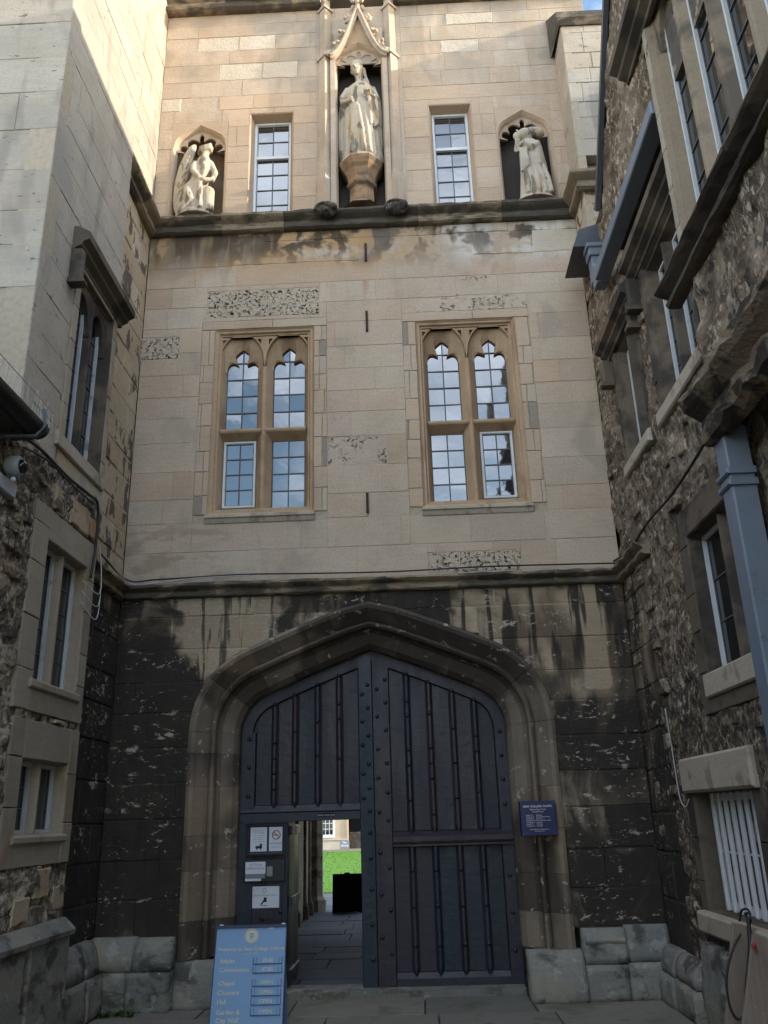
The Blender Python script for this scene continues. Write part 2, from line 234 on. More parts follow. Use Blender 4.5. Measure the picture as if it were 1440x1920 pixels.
class B:
    def __init__(s): s.v=[]; s.f=[]
    def add(s,v,f):
        k=len(s.v); s.v+= [tuple(p) for p in v]; s.f+=[tuple(i+k for i in q) for q in f]; return s
    def box(s,fr,u0,u1,v0,v1,w0,w1):
        p=[fr(u,v,w) for w in(w0,w1) for v in(v0,v1) for u in(u0,u1)]
        return s.add(p,[(4,5,7,6),(1,0,2,3),(0,4,6,2),(5,1,3,7),(6,7,3,2),(0,1,5,4)])
    def cbox(s,fr,u0,u1,v0,v1,w0,w1,c):
        P=[(u0,v0),(u1,v0),(u1,v1),(u0,v1)]; Q=[(u0+c,v0+c),(u1-c,v0+c),(u1-c,v1-c),(u0+c,v1-c)]
        return s.rings(fr,[(P,w0),(P,w1-c),(Q,w1)],cap0=True)
    def rings(s,fr,rr,cap0=False,cap1=True,closed=True):
        n=len(rr[0][0]); v=[fr(p[0],p[1],w) for P,w in rr for p in P]; f=[]
        for i in range(len(rr)-1):
            for j in range(n if closed else n-1):
                k=(j+1)%n; f.append((i*n+j,i*n+k,(i+1)*n+k,(i+1)*n+j))
        if cap1: f.append(tuple((len(rr)-1)*n+j for j in range(n)))
        if cap0: f.append(tuple(reversed(range(n))))
        return s.add(v,f)
    def prism(s,fr,poly,w0,w1): return s.rings(fr,[(poly,w0),(poly,w1)],cap0=True)
    def sweep(s,prof,path):
        # prof: list of rows; path rows already computed: list of point lists
        n=len(path[0]); f=[]
        for i in range(len(path)-1):
            for j in range(n-1): f.append((i*n+j,i*n+j+1,(i+1)*n+j+1,(i+1)*n+j))
        return s.add([p for r in path for p in r],f)
    def tube(s,pts,rad,n=8,caps=True):
        pts=[Vector(p) for p in pts]; rows=[]; up=Vector((0.13,.21,.97)); 
        if not isinstance(rad,(list,tuple)): rad=[rad]*len(pts)
        t0=(pts[1]-pts[0]).normalized(); a=t0.orthogonal().normalized()
        for i,p in enumerate(pts):
            t=(pts[min(i+1,len(pts)-1)]-pts[max(i-1,0)]).normalized(); a=(a-t*a.dot(t)).normalized(); b=t.cross(a)
            rows.append([p+(a*math.cos(2*math.pi*k/n)+b*math.sin(2*math.pi*k/n))*rad[i] for k in range(n)])
        f=[]
        for i in range(len(pts)-1):
            for k in range(n): q=(k+1)%n; f.append((i*n+k,i*n+q,(i+1)*n+q,(i+1)*n+k))
        if caps: f.append(tuple(reversed(range(n)))); f.append(tuple((len(pts)-1)*n+k for k in range(n)))
        return s.add([p for r in rows for p in r],f)
    def lathe(s,c,prof,n=16,sx=1.,sy=1.,axis='z',rot=0.):
        c=Vector(c); rows=[]
        for r,h in prof:
            for k in range(n):
                a=2*math.pi*k/n+rot; x,y=r*math.cos(a)*sx,r*math.sin(a)*sy
                rows.append(c+(Vector((x,y,h)) if axis=='z' else Vector((x,-h,y)) if axis=='y' else Vector((h,x,y))))
        f=[]; m=len(prof)
        for i in range(m-1):
            for k in range(n): q=(k+1)%n; f.append((i*n+k,i*n+q,(i+1)*n+q,(i+1)*n+k))
        f.append(tuple(reversed(range(n)))); f.append(tuple((m-1)*n+k for k in range(n)))
        return s.add(rows,f)
    def ball(s,c,r,n=12,m=8,rot=None):
        if not isinstance(r,(tuple,list)): r=(r,r,r)
        c=Vector(c); v=[]; f=[]; Q=rot.to_matrix() if rot else Matrix.Identity(3)
        for i in range(m+1):
            t=math.pi*(i+.001)/(m+.002)
            for k in range(n):
                a=2*math.pi*k/n; v.append(c+Q@Vector((r[0]*math.sin(t)*math.cos(a),r[1]*math.sin(t)*math.sin(a),r[2]*math.cos(t))))
        for i in range(m):
            for k in range(n): q=(k+1)%n; f.append((i*n+k,(i+1)*n+k,(i+1)*n+q,i*n+q))
        f.append(tuple(range(n))); f.append(tuple(m*n+k for k in reversed(range(n))))
        return s.add(v,f)
    def out(s,name,mat,parent=None,smooth=False): return mk(name,s.v,s.f,mat,parent,smooth)
def area(p): return .5*sum(p[i][0]*p[(i+1)%len(p)][1]-p[(i+1)%len(p)][0]*p[i][1] for i in range(len(p)))
def offset(poly,d):
    n=len(poly); out=[]
    for i in range(n):
        a,b,c=Vector(poly[i-1]),Vector(poly[i]),Vector(poly[(i+1)%n]); e1=(b-a); e2=(c-b)
        if e1.length<1e-6 or e2.length<1e-6: out.append(tuple(b)); continue
        n1=Vector((-e1.y,e1.x)).normalized(); n2=Vector((-e2.y,e2.x)).normalized(); m=n1+n2
        if m.length<.2: m=n1
        m.normalize(); k=max(.45,m.dot(n1)); out.append(tuple(b+m*(d/k)))
    return out
def ragged(poly,step,amp,rng):
    out=[]; n=len(poly)
    for i in range(n):
        a,b=Vector(poly[i]),Vector(poly[(i+1)%n]); k=max(1,int((b-a).length/step)); nn=Vector((-(b-a).y,(b-a).x))
        nn=nn.normalized() if nn.length>1e-6 else nn
        for j in range(k): out.append(tuple(a+(b-a)*(j/k)+nn*rng.uniform(-.2*amp,amp)))
    return out
def block(b,fr,poly,gap,ch,d,rng,rag=0.,back=-.03):
    q=offset(poly,gap*.5)
    if area(q)<.0008: return False
    if rag>0: q=ragged(q,.085,rag,rng)
    q2=offset(q,ch)
    if area(q2)<area(q)*.3: q2=offset(q,ch*.3)
    b.rings(fr,[(q,back),(q,d-ch*.8),(q2,d)]); return True
def sub(rect,holes):
    out=[rect]
    for h in holes:
        nw=[]
        for (a,b,c,d) in out:
            if h[0]>=b-1e-6 or h[1]<=a+1e-6 or h[2]>=d-1e-6 or h[3]<=c+1e-6: nw.append((a,b,c,d)); continue
            l,r=max(a,h[0]),min(b,h[1])
            if h[0]>a: nw.append((a,h[0],c,d))
            if h[1]<b: nw.append((h[1],b,c,d))
            if h[2]>c: nw.append((l,r,c,h[2]))
            if h[3]<d: nw.append((l,r,h[3],d))
        out=nw
    return out
def courses(v0,v1,lo,hi,rng):
    vs=[v0]
    while vs[-1]<v1-hi*1.3: vs.append(vs[-1]+rng.uniform(lo,hi))
    rem=v1-vs[-1]
    if rem>hi: vs+=[vs[-1]+rem*.5]
    vs.append(v1); return vs
def cells(u0,u1,v0,v1,rng,ch=(.27,.37),ln=(.42,1.0),holes=(),split=None):
    out=[]; vv=courses(v0,v1,*ch,rng)
    for c,d in zip(vv,vv[1:]):
        us=[u0]; first=True
        while True:
            x=us[-1]+rng.uniform(*ln)*(rng.uniform(.4,1) if first else 1); first=False
            if x>u1-ln[0]*.55: break
            us.append(x)
        us.append(u1)
        if split is not None and split(c,d): us=sorted(set(us+[0.0]))
        for a,b in zip(us,us[1:]): out+=[(p,) for p in sub((a,b,c,d),holes)]
    return [p[0] for p in out]
def rectpoly(r): return [(r[0],r[2]),(r[1],r[2]),(r[1],r[3]),(r[0],r[3])]
def masonry(parent,fr,polys,matfn,rng,name='stone',gap=.007,ch=.006,dep=.004,rag=0.,limit=300,mortar='mortar',mdepth=.33,mw=-.009,fill=()):
    """each polygon becomes a stone of its own; the bed behind them is one mortar part"""
    mb=B()
    for p in list(polys)+list(fill): mb.rings(fr,[(p,-mdepth),(p,mw)])
    mb.out('mortar_bed',mortar,parent)
    polys=sorted(polys,key=lambda p:-abs(area(p))); rest={}
    for i,p in enumerate(polys):
        cu=sum(q[0] for q in p)/len(p); cv=sum(q[1] for q in p)/len(p); res=matfn(cu,cv,p)
        m=res if isinstance(res,str) else res[0]; rg=rag if isinstance(res,str) else res[1]; dd=dep if isinstance(res,str) else res[2]
        b=B() if i<limit else rest.setdefault(m,B())
        ok=block(b,fr,p,gap,ch+rg*.4,rng.uniform(-dd,dd),rng,rg)
        if i<limit and ok: b.out(name,m,parent)
    for m,b in rest.items():
        if b.f: o=b.out('small_'+name,m,parent); o['kind']='stuff'
def rect_frame(b,fr,r,prof):
    """moulded rectangular surround: prof=[(inset,w),...]"""
    rows=[[(r[0]+i,r[2]+i),(r[1]-i,r[2]+i),(r[1]-i,r[3]-i),(r[0]+i,r[3]-i)] for i,w in prof]
    b.rings(fr,[(p,w) for p,(i,w) in zip(rows,prof)],cap1=False)
def remesh(b,name,mat,parent,vox=.014,smooth=2,loc=None):
    me=bpy.data.meshes.new('tmp'); me.from_pydata(b.v,[],b.f); me.update(); o=bpy.data.objects.new('tmp',me); COL.objects.link(o)
    m=o.modifiers.new('r','REMESH'); m.mode='VOXEL'; m.voxel_size=vox; m.use_smooth_shade=True
    s=o.modifiers.new('s','SMOOTH'); s.iterations=smooth; s.factor=.5
    dg=bpy.context.evaluated_depsgraph_get(); nm=bpy.data.meshes.new_from_object(o.evaluated_get(dg)); nm.name=name; nm.materials.clear(); nm.materials.append(M[mat])
    nm.polygons.foreach_set('use_smooth',[True]*len(nm.polygons))
    bpy.data.objects.remove(o); bpy.data.meshes.remove(me); return link(bpy.data.objects.new(name,nm),parent)
def text(parent,s,fr,u,v,w,size,mat,align='LEFT',name='lettering',xs=1.,bold=0.):
    c=bpy.data.curves.new('t','FONT'); c.body=s; c.size=size; c.align_x=align; c.extrude=.0006; c.offset=bold*size; c.resolution_u=2
    o=bpy.data.objects.new('t',c); COL.objects.link(o); dg=bpy.context.evaluated_depsgraph_get(); nm=bpy.data.meshes.new_from_object(o.evaluated_get(dg))
    bpy.data.objects.remove(o); bpy.data.curves.remove(c)
    mw=Matrix((( *fr.u*xs,),(*fr.v,),(*fr.w,))).transposed().to_4x4(); mw.translation=fr(u,v,w); nm.transform(mw); nm.name=name
    nm.materials.clear(); nm.materials.append(M[mat]); return link(bpy.data.objects.new(name,nm),parent)
def fbm(p,sc,o=4):
    return noise.fractal(Vector(p)*sc,1.0,2.0,o,noise_basis='PERLIN_ORIGINAL')
def rubble(parent,fr,u0,u1,v0,v1,holes,mat,res=.035,amp=.035,inside=None,seed=0.,name='rubble_face'):
    """eroded rubble as a real rough surface, openings left out"""
    us=[u0+(u1-u0)*i/max(1,round((u1-u0)/res)) for i in range(max(1,round((u1-u0)/res))+1)]; vs=[v0+(v1-v0)*i/max(1,round((v1-v0)/res)) for i in range(max(1,round((v1-v0)/res))+1)]
    for h in holes:
        for L,a,b in((us,h[0],h[1]),(vs,h[2],h[3])):
            for e in(a,b):
                if L[0]<e<L[-1]:
                    k=min(range(1,len(L)-1),key=lambda i:abs(L[i]-e)); L[k]=e
    nu=len(us); v=[]; f=[]
    for y in vs:
        for x in us:
            p=(x+seed,y,seed); c=noise.voronoi(Vector((x*4.2+.25*fbm(p,5,2)+seed,y*6.+.3*fbm(p,6,2),seed)))[0]
            w=amp*(.8*fbm(p,2.6,5)+.45*fbm(p,9,3)+.25*fbm(p,19,2))+amp*.35*min(.35,(c[1]-c[0]))
            v.append(fr(x,y,w-amp*.2))
    for j in range(len(vs)-1):
        for i in range(nu-1):
            cu,cv=(us[i]+us[i+1])/2,(vs[j]+vs[j+1])/2
            if any(h[0]<cu<h[1] and h[2]<cv<h[3] for h in holes): continue
            if inside and not inside(cu,cv): continue
            f.append((j*nu+i,j*nu+i+1,(j+1)*nu+i+1,(j+1)*nu+i))
    return mk(name,v,f,mat,parent)
def rough_stones(parent,fr,spots,mat,rng,name='rubble_stone'):
    for (u,v,a,h) in spots:
        P=[(u-a*rng.uniform(.8,1),v-h*rng.uniform(.7,1)),(u+a*rng.uniform(-.2,.2),v-h),(u+a*rng.uniform(.8,1),v-h*rng.uniform(.7,1)),(u+a,v+h*rng.uniform(-.2,.2)),(u+a*rng.uniform(.75,1),v+h*rng.uniform(.7,1)),(u+a*rng.uniform(-.2,.2),v+h),(u-a*rng.uniform(.75,1),v+h*rng.uniform(.7,1)),(u-a,v+h*rng.uniform(-.2,.2))]
        b=B(); n=len(P); d=rng.uniform(.004,.016); rows=[fr(x,y,-.04) for x,y in P]+[fr(x,y,d+rng.uniform(-.012,.004)) for x,y in P]+[fr(u+(x-u)*.82,v+(y-v)*.8,d+rng.uniform(.002,.014)) for x,y in P]
        f=[(i*n+j,i*n+(j+1)%n,(i+1)*n+(j+1)%n,(i+1)*n+j) for i in range(2) for j in range(n)]+[tuple(2*n+j for j in range(n))]
        b.add(rows,f).out(name,mat,parent)
# ------------------------------------------------------------------ ground
gr=B(); gr.box(FF,-40,40,-.32,-.034,-60,40); struct(gr.out('ground','earth'))
pv=bpy.data.objects.new('pavement',None); COL.objects.link(pv); pv['kind']='structure'
rng=random.Random(3)
FG=Frame((0,0,0),(1,0,0),(0,0,1)); FG.v=Vector((0,1,0))
def slab(b,x0,x1,y0,y1,top,gap=.012,c=.008,th=.06):
    P=[(x0+gap/2,y0+gap/2),(x1-gap/2,y0+gap/2),(x1-gap/2,y1-gap/2),(x0+gap/2,y1-gap/2)]; Q=offset(P,c)
    b.rings(FG,[(P,top-th),(P,top-c),(Q,top)])
yy=-6.6
while yy<.26:
    h=rng.uniform(.55,.8); y1=min(yy+h,.28); x=-2.55
    if .28-y1<.3: y1=.28
    while x<2.75:
        wd=rng.uniform(.7,1.25); x1=min(x+wd,2.78)
        if 2.78-x1<.4: x1=2.78
        b=B(); slab(b,x,x1,yy,y1,rng.uniform(-.006,.004)); b.out('paving_slab','pave',pv); x=x1
    yy=y1
# ------------------------------------------------------------------ gatehouse
gate=empty('gatehouse',(0,0,0),'tall stone gatehouse with statues in niches above a big pointed doorway','building')
# arch geometry: intrados path (right half) with outward normals
SPR=2.55; HR=.45; HX=1.0; APX=3.43
def arch_right(n1=7,n2=9):
    pts=[]
    for i in range(n1+1):
        a=R(66)*i/n1; pts.append(((HX+HR*math.cos(a),SPR+HR*math.sin(a)),(math.cos(a),math.sin(a))))
    p0=Vector(pts[-1][0]); t0=Vector((-math.sin(R(66)),math.cos(R(66)))); p2=Vector((0,APX)); p1=p0+t0*.62
    for i in range(1,n2+1):
        t=i/n2; p=p0*(1-t)**2+p1*2*t*(1-t)+p2*t*t; d=(p1-p0)*(1-t)+(p2-p1)*t; d.normalize(); nn=(d.y,-d.x)
        if i==n2: nn=(0.,.98)
        pts.append((tuple(p),nn))
    return pts
AR=arch_right()
def arch_off(o): return [(p[0]+nn[0]*o,p[1]+nn[1]*o) for p,nn in AR]
def halfwidth(o):
    pl=arch_off(o)
    def f(z):
        if z<=pl[0][1]: return pl[0][0]
        for (x0,z0),(x1,z1) in zip(pl,pl[1:]):
            if z0<=z<=z1: return x0+(x1-x0)*(z-z0)/max(1e-6,z1-z0)
        return 0.
    return f
OUT=.46; hw=halfwidth(OUT); apex=arch_off(OUT)[-1][1]
def clip_arch(r):
    a,b,c,d=r
    if c>=apex-1e-4: return [rectpoly(r)]
    left=(a+b)/2<0
    if left: a,b=-b,-a
    if b<=1e-6: return []
    n=10; zs=[c+(d-c)*i/n for i in range(n+1)]; lo=[(max(a,hw(z)),z) for z in zs]; lo=[q for q in lo if q[0]<b-.012]
    if len(lo)<2 : return []
    zb=lo[0][1]; poly=[(b,zb),(b,d)]+[q for q in reversed(lo)]
    cl=[poly[0]]
    for q in poly[1:]:
        if (Vector(q)-Vector(cl[-1])).length>.004: cl.append(q)
    # drop collinear left edge samples
    res=[]; m=len(cl)
    for i in range(m):
        p,q,s=Vector(cl[i-1]),Vector(cl[i]),Vector(cl[(i+1)%m])
        if abs((q-p).x*(s-q).y-(q-p).y*(s-q).x)>1e-6: res.append(cl[i])
    cl=res
    if len(cl)<3: return []
    if left: cl=[(-x,z) for x,z in cl][::-1]
    return [cl] if area(cl)>.002 else []
# zones
SX0,SX1=-2.75,2.80
WIN_L=(-2.0,-.44,4.86,7.55); WIN_R=(.50,2.07,4.86,7.55)
UPL=(-1.49,-.885,9.15,10.89); UPR=(.98,1.575,9.15,10.89)
NLr=(-2.56,-1.79,9.15,10.78); NRr=(1.88,2.64,9.15,10.78); NCr=(-.56,.64,9.15,12.62)
rng=random.Random(11)
# sooty stage around the doorway
lowcells=cells(SX0,SX1,.60,4.0,rng,(.30,.40),(.45,.95),split=lambda c,d:c<apex)
polys=[q for r in lowcells for q in clip_arch(r)]
def lowmat(u,v,p): return ('sooty',.004+.008*rng.random()**2,.006)
masonry(gate,FF,polys,lowmat,rng,gap=.005,ch=.005,mortar='sooty',limit=130,mw=-.007)
# upper stages
pit=[(-1.96,-.53,7.6,8.0,'pitted'),(-2.77,-2.28,7.04,7.36,'pitted'),(1.05,1.95,7.62,7.98,'lightpit'),(.68,1.72,4.18,4.42,'pitted'),(-2.4,-1.95,8.3,8.5,'lightpit'),(-.18,.2,5.7,5.95,'lightpit')]
pale=[(-2.6,-1.0,11.95,12.3),(-2.2,-.9,11.5,11.7),(1.0,1.5,11.9,12.1),(1.6,2.2,12.3,12.5),(2.0,2.6,8.25,8.7),(-2.75,-2.1,11.0,11.25)]
def facmat(u,v,p):
    for a,b,c,d,m in pit:
        if a<u<b and c<v<d: return (m,.012,.004)
    for a,b,c,d in pale:
        if a<u<b and c<v<d: return ('white',.014,.008)
    if v>8.45 and v<8.9 and rng.random()<.7: return ('lime',.014,.010)
    if 9.1<v<11.2 and (abs(u+1.2)<.62 or abs(u-1.28)<.62): return 'peach'
    if v<8.4 and rng.random()<.10: return 'peach'
    return 'lime'
pitholes=[q[:4] for q in pit if q[4]=='pitted']
holes1=[WIN_L,WIN_R]
mid=cells(SX0,SX1,4.16,8.87,rng,(.28,.38),(.5,1.15),holes=holes1+pitholes)
up=cells(SX0,3.30,9.14,12.80,rng,(.24,.35),(.38,.85),holes=[UPL,UPR,NLr,NRr,NCr])
pp=[]
for a,b,c,d,m in pit:
    if m=='pitted':
        x=a
        while x<b-.02:
            x2=min(b,x+rng.uniform(.35,.6)); x2=b if b-x2<.2 else x2; pp.append((x,x2,c,d)); x=x2
for r in pp: mid+=sub(r,holes1)
big=lambda r:(r[1]-r[0])>.05 and (r[3]-r[2])>.03
fill=[rectpoly(r) for r in mid+up if not big(r)]; mid=[r for r in mid if big(r)]; up=[r for r in up if big(r)]
masonry(gate,FF,[rectpoly(r) for r in mid+up],facmat,rng,gap=.004,ch=.0025,dep=.002,limit=175,mw=-.005,mortar='lime',fill=fill)
# body behind the stones
core=B(); core.box(FF,-2.75,3.30,3.93,8.9,-9.0,-.335); core.box(FF,-2.75,3.30,8.9,14.2,-9.0,-.45); core.box(FF,-2.75,-1.85,-.05,3.93,-9.0,-.335); core.box(FF,1.85,3.3,-.05,3.93,-9.0,-.335)
core.out('wall_core','mortar_dark',gate)
par=B(); par.box(FF,-2.75,3.42,13.12,14.0,-.3,.02); par.out('parapet','lime',gate)
# string courses (moulded, in lengths with butt joints)
def string_profile(z0,z1,pr): h=z1-z0; return [(-.02,z0),(pr*.30,z0),(pr*.52,z0+h*.06),(pr*.58,z0+h*.18),(pr*.40,z0+h*.30),(pr*.42,z0+h*.42),(pr*.85,z0+h*.56),(pr,z0+h*.64),(pr,z0+h*.76),(pr*.5,z0+h*.9),(-.02,z1)]
def string_len(fr,u0,u1,prof,mat,parent,name,rng,ln=(.7,1.3),m0=0.,m1=0.,rough=.006):
    u=u0; first=True
    while u<u1-1e-6:
        x=min(u1,u+rng.uniform(*ln)); x=u1 if u1-x<.3 else x; last=x>=u1-1e-6
        k=max(2,int((x-u)/.12)); rows=[]
        for i in range(k+1):
            t=u+(x-u)*i/k; row=[]
            for j,(w,z) in enumerate(prof):
                du=0.
                if first and i==0: du=-m0*w
                if last and i==k: du=m1*w
                j1=rng.uniform(-rough,rough) if 0<j<len(prof)-1 else 0
                row.append(fr(t+du+(.002 if i==0 and not first else 0),z+j1,w+j1))
            rows.append(row)
        b=B(); b.sweep(None,rows); n=len(prof); m=len(rows)
        b.f.append(tuple(range(n))); b.f.append(tuple((m-1)*n+i for i in reversed(range(n)))); b.f=[tuple(reversed(q)) for q in b.f]
        b.out(name,mat,parent); u=x; first=False
sr=random.Random(5)
P1=string_profile(3.99,4.17,.13); P2=string_profile(8.86,9.14,.17); P3=string_profile(12.78,13.14,.24)
string_len(FF,SX0,SX1,P1,'string',gate,'string_course',sr,m0=-1,m1=-1,rough=.007)
string_len(FF,SX0,SX1,P2,'string',gate,'string_course',sr,m0=-1,m1=-1)
string_len(FF,SX0,-.52,P3,'string',gate,'cornice',sr); string_len(FF,.60,3.42,P3,'string',gate,'cornice',sr)
# arch: moulded voussoirs and jamb stones
prof=[(.47,.02),(.46,-.025),(.425,-.045),(.39,-.025),(.335,.06),(.275,.145),(.252,.085),(.228,.055),(.204,.085),(.192,.20),(.165,.255),(.105,.275),(.05,.31),(.008,.385),(0,.41),(0,.56)]
def arch_piece(rowsP,flip,name):
    rows=[]
    for (p,nn) in rowsP:
        rows.append([((-1 if flip else 1)*(p[0]+nn[0]*o),y,p[1]+nn[1]*o) for o,y in prof])
    b=B(); b.sweep(None,rows)
    if not flip: b.f=[tuple(reversed(q)) for q in b.f]
    b.out(name,'arch',gate)
def interp(path,s):
    L=[0]
    for (a,_),(c,_) in zip(path,path[1:]): L.append(L[-1]+(Vector(c)-Vector(a)).length)
    s=max(0,min(L[-1],s))
    for i in range(len(path)-1):
        if L[i]<=s<=L[i+1]+1e-9:
            t=(s-L[i])/max(1e-9,L[i+1]-L[i]); a,c=path[i],path[i+1]
            return (tuple(Vector(a[0]).lerp(Vector(c[0]),t)),tuple(Vector(a[1]).lerp(Vector(c[1]),t)))
def plen(path): return sum((Vector(c[0])-Vector(a[0])).length for a,c in zip(path,path[1:]))
for flip in(True,False):
    T=plen(AR); n=6; cuts=[T*i/n for i in range(n+1)]
    for a,c in zip(cuts,cuts[1:]):
        k=6; arch_piece([interp(AR,a+.0015+(c-a-.003*(1 if c<T-1e-6 else .5))*i/k) for i in range(k+1)],flip,'voussoir')
    z=.40
    while z<SPR-1e-6:
        z2=min(SPR,z+rng.uniform(.30,.48)); z2=SPR if SPR-z2<.2 else z2
        jx=1.45+rng.uniform(-.002,.002); arch_piece([((jx,z+.0015),(1,0)),((jx,z2-.0015),(1,0))],flip,'jamb_stone'); z=z2
# base blocks of the jambs and the plinth
def lump_block(fr,u0,u1,v0,v1,w,mat,name,rng,slope=.0,rag=.012,parent=gate,back=-.1):
    nu,nv=max(6,int((u1-u0)/.05)),max(5,int((v1-v0)/.05)); sd=rng.uniform(0,50); e=.02; V=[];f=[]
    for j in range(nv+1):
        for i in range(nu+1):
            x=u0+.005+(u1-u0-.010)*i/nu; y=v0+.004+(v1-v0-.008)*j/nv; d=min(x-u0,u1-x,y-v0,v1-y); r=max(0.,1-d/e)
            h=.015*fbm((x+sd,y,w),5,3)+.010*fbm((x+sd,y,w),16,2); V.append(fr(x,y,w-slope*((y-v0)/(v1-v0))**3-.015*r*r+h))
    k=nu+1; f=[(j*k+i,j*k+i+1,(j+1)*k+i+1,(j+1)*k+i) for j in range(nv) for i in range(nu)]
    rim=[i for i in range(k)]+[j*k+nu for j in range(1,nv+1)]+[nv*k+i for i in range(nu-1,-1,-1)]+[j*k for j in range(nv-1,0,-1)]
    n0=len(V); V+=[V[q]-fr.w*((V[q]-fr.o).dot(fr.w)-back) for q in rim]; m=len(rim)
    f+=[(rim[q],n0+q,n0+(q+1)%m,rim[(q+1)%m]) for q in range(m)]
    return mk(name,V,f,mat,parent,True)
pr=random.Random(21)
for (u0,u1,v0,v1,w,sl) in [(-2.74,-2.35,-.02,.34,.22,0),(-2.35,-1.93,-.02,.34,.21,0),(-2.74,-2.30,.34,.63,.20,.10),(-2.30,-1.93,.34,.62,.20,.12),
    (-1.93,-1.44,-.02,.40,.10,.05),(1.44,1.97,-.02,.42,.20,.14),(1.97,2.36,-.02,.30,.17,0),(2.36,2.79,-.02,.31,.16,0),(1.97,2.38,.30,.60,.14,.05),(2.38,2.79,.31,.62,.13,.06)]:
    lump_block(FF,u0,u1,v0,v1,w,'plinth','plinth_stone',pr,sl)
b=B(); b.tube([(1.99,-.13,.50),(2.36,-.13,.50)],.028,8); b.out('plinth_roll','plinth',gate)
b=B(); b.box(FF,-1.45,1.45,-.06,.05,-.72,-.28); b.out('threshold','plinth',gate)
# ---- windows of the middle stage
def trefoil(cu,hw_,vs,sc=1.):
    h=[(.20,0),(.198,.055),(.185,.10),(.155,.132),(.115,.135),(.085,.120),(.055,.105),(.072,.135),(.098,.165),(.104,.205),(.088,.250),(.048,.29),(0,.325)]
    h=[(x/.2*hw_,y*sc) for x,y in h]; r=[(cu+x,vs+y) for x,y in h]; l=[(cu-x,vs+y) for x,y in h[:-1]][::-1]
    return r+l
def pointed(cu,hw_,vs,vsp,vt,n):
    h=[(hw_,vs)]
    for i in range(n):
        t=i/(n-1); x=hw_*(1-t); k=max(0.,1-(1-0)*((x/hw_)**2.15)); h.append((x,vsp+(vt-vsp)*k**.62))
    r=[(cu+x,y) for x,y in h]; l=[(cu-x,y) for x,y in h[:-1]][::-1]
    return r+l
def pane_grid(fr,parent,u0,u1,v0,v1,nu,nv,w,rng,mat='glass',lead='lead',tilt=.006,bar=.007):
    du=(u1-u0)/nu; dv=(v1-v0)/nv
    for i in range(nu):
        for j in range(nv):
            a,c=u0+i*du,v0+j*dv; t=[rng.uniform(-tilt,tilt)*du for _ in range(3)]
            mk('pane',[fr(a,c,w-t[0]-t[1]),fr(a+du,c,w+t[0]-t[1]),fr(a+du,c+dv,w+t[0]+t[1]),fr(a,c+dv,w-t[0]+t[1])],[(0,1,2,3)],mat,parent)
    b=B()
    for i in range(nu+1): b.box(fr,u0+i*du-bar,u0+i*du+bar,v0,v1,w-.004,w+.008)
    for j in range(nv+1): b.box(fr,u0,u1,v0+j*dv-bar,v0+j*dv+bar,w-.004,w+.0095)
    b.out('lead_came',lead,parent)
def casement(fr,parent,u0,u1,v0,v1,w,rng,nu=2,nv=4,fw=.032,mat='glass',paint='paint',open_=0.,hinge='r'):
    b=B(); rect_frame(b,fr,(u0,u1,v0,v1),[(0,w-.02),(0,w+.022),(.008,w+.028),(fw-.008,w+.028),(fw,w+.015),(fw,w-.02)]); o=b.out('casement',paint,parent)
    pane_grid(fr,parent,u0+fw,u1-fw,v0+fw,v1-fw,nu,nv,w,rng,mat)
    return o
def mullion(b,fr,u,v0,v1,hwf,hwb,w0,w1):
    P=[(u-hwb,w0),(u-hwb,w0+.03),(u-hwf,w1-.01),(u-hwf*.55,w1),(u+hwf*.55,w1),(u+hwf,w1-.01),(u+hwb,w0+.03),(u+hwb,w0)]
    n=len(P); v=[fr(x,z,w) for z in(v0,v1) for x,w in P]; b.add(v,[(i,(i+1)%n,n+(i+1)%n,n+i) for i in range(n)][::1])
    b.f=b.f
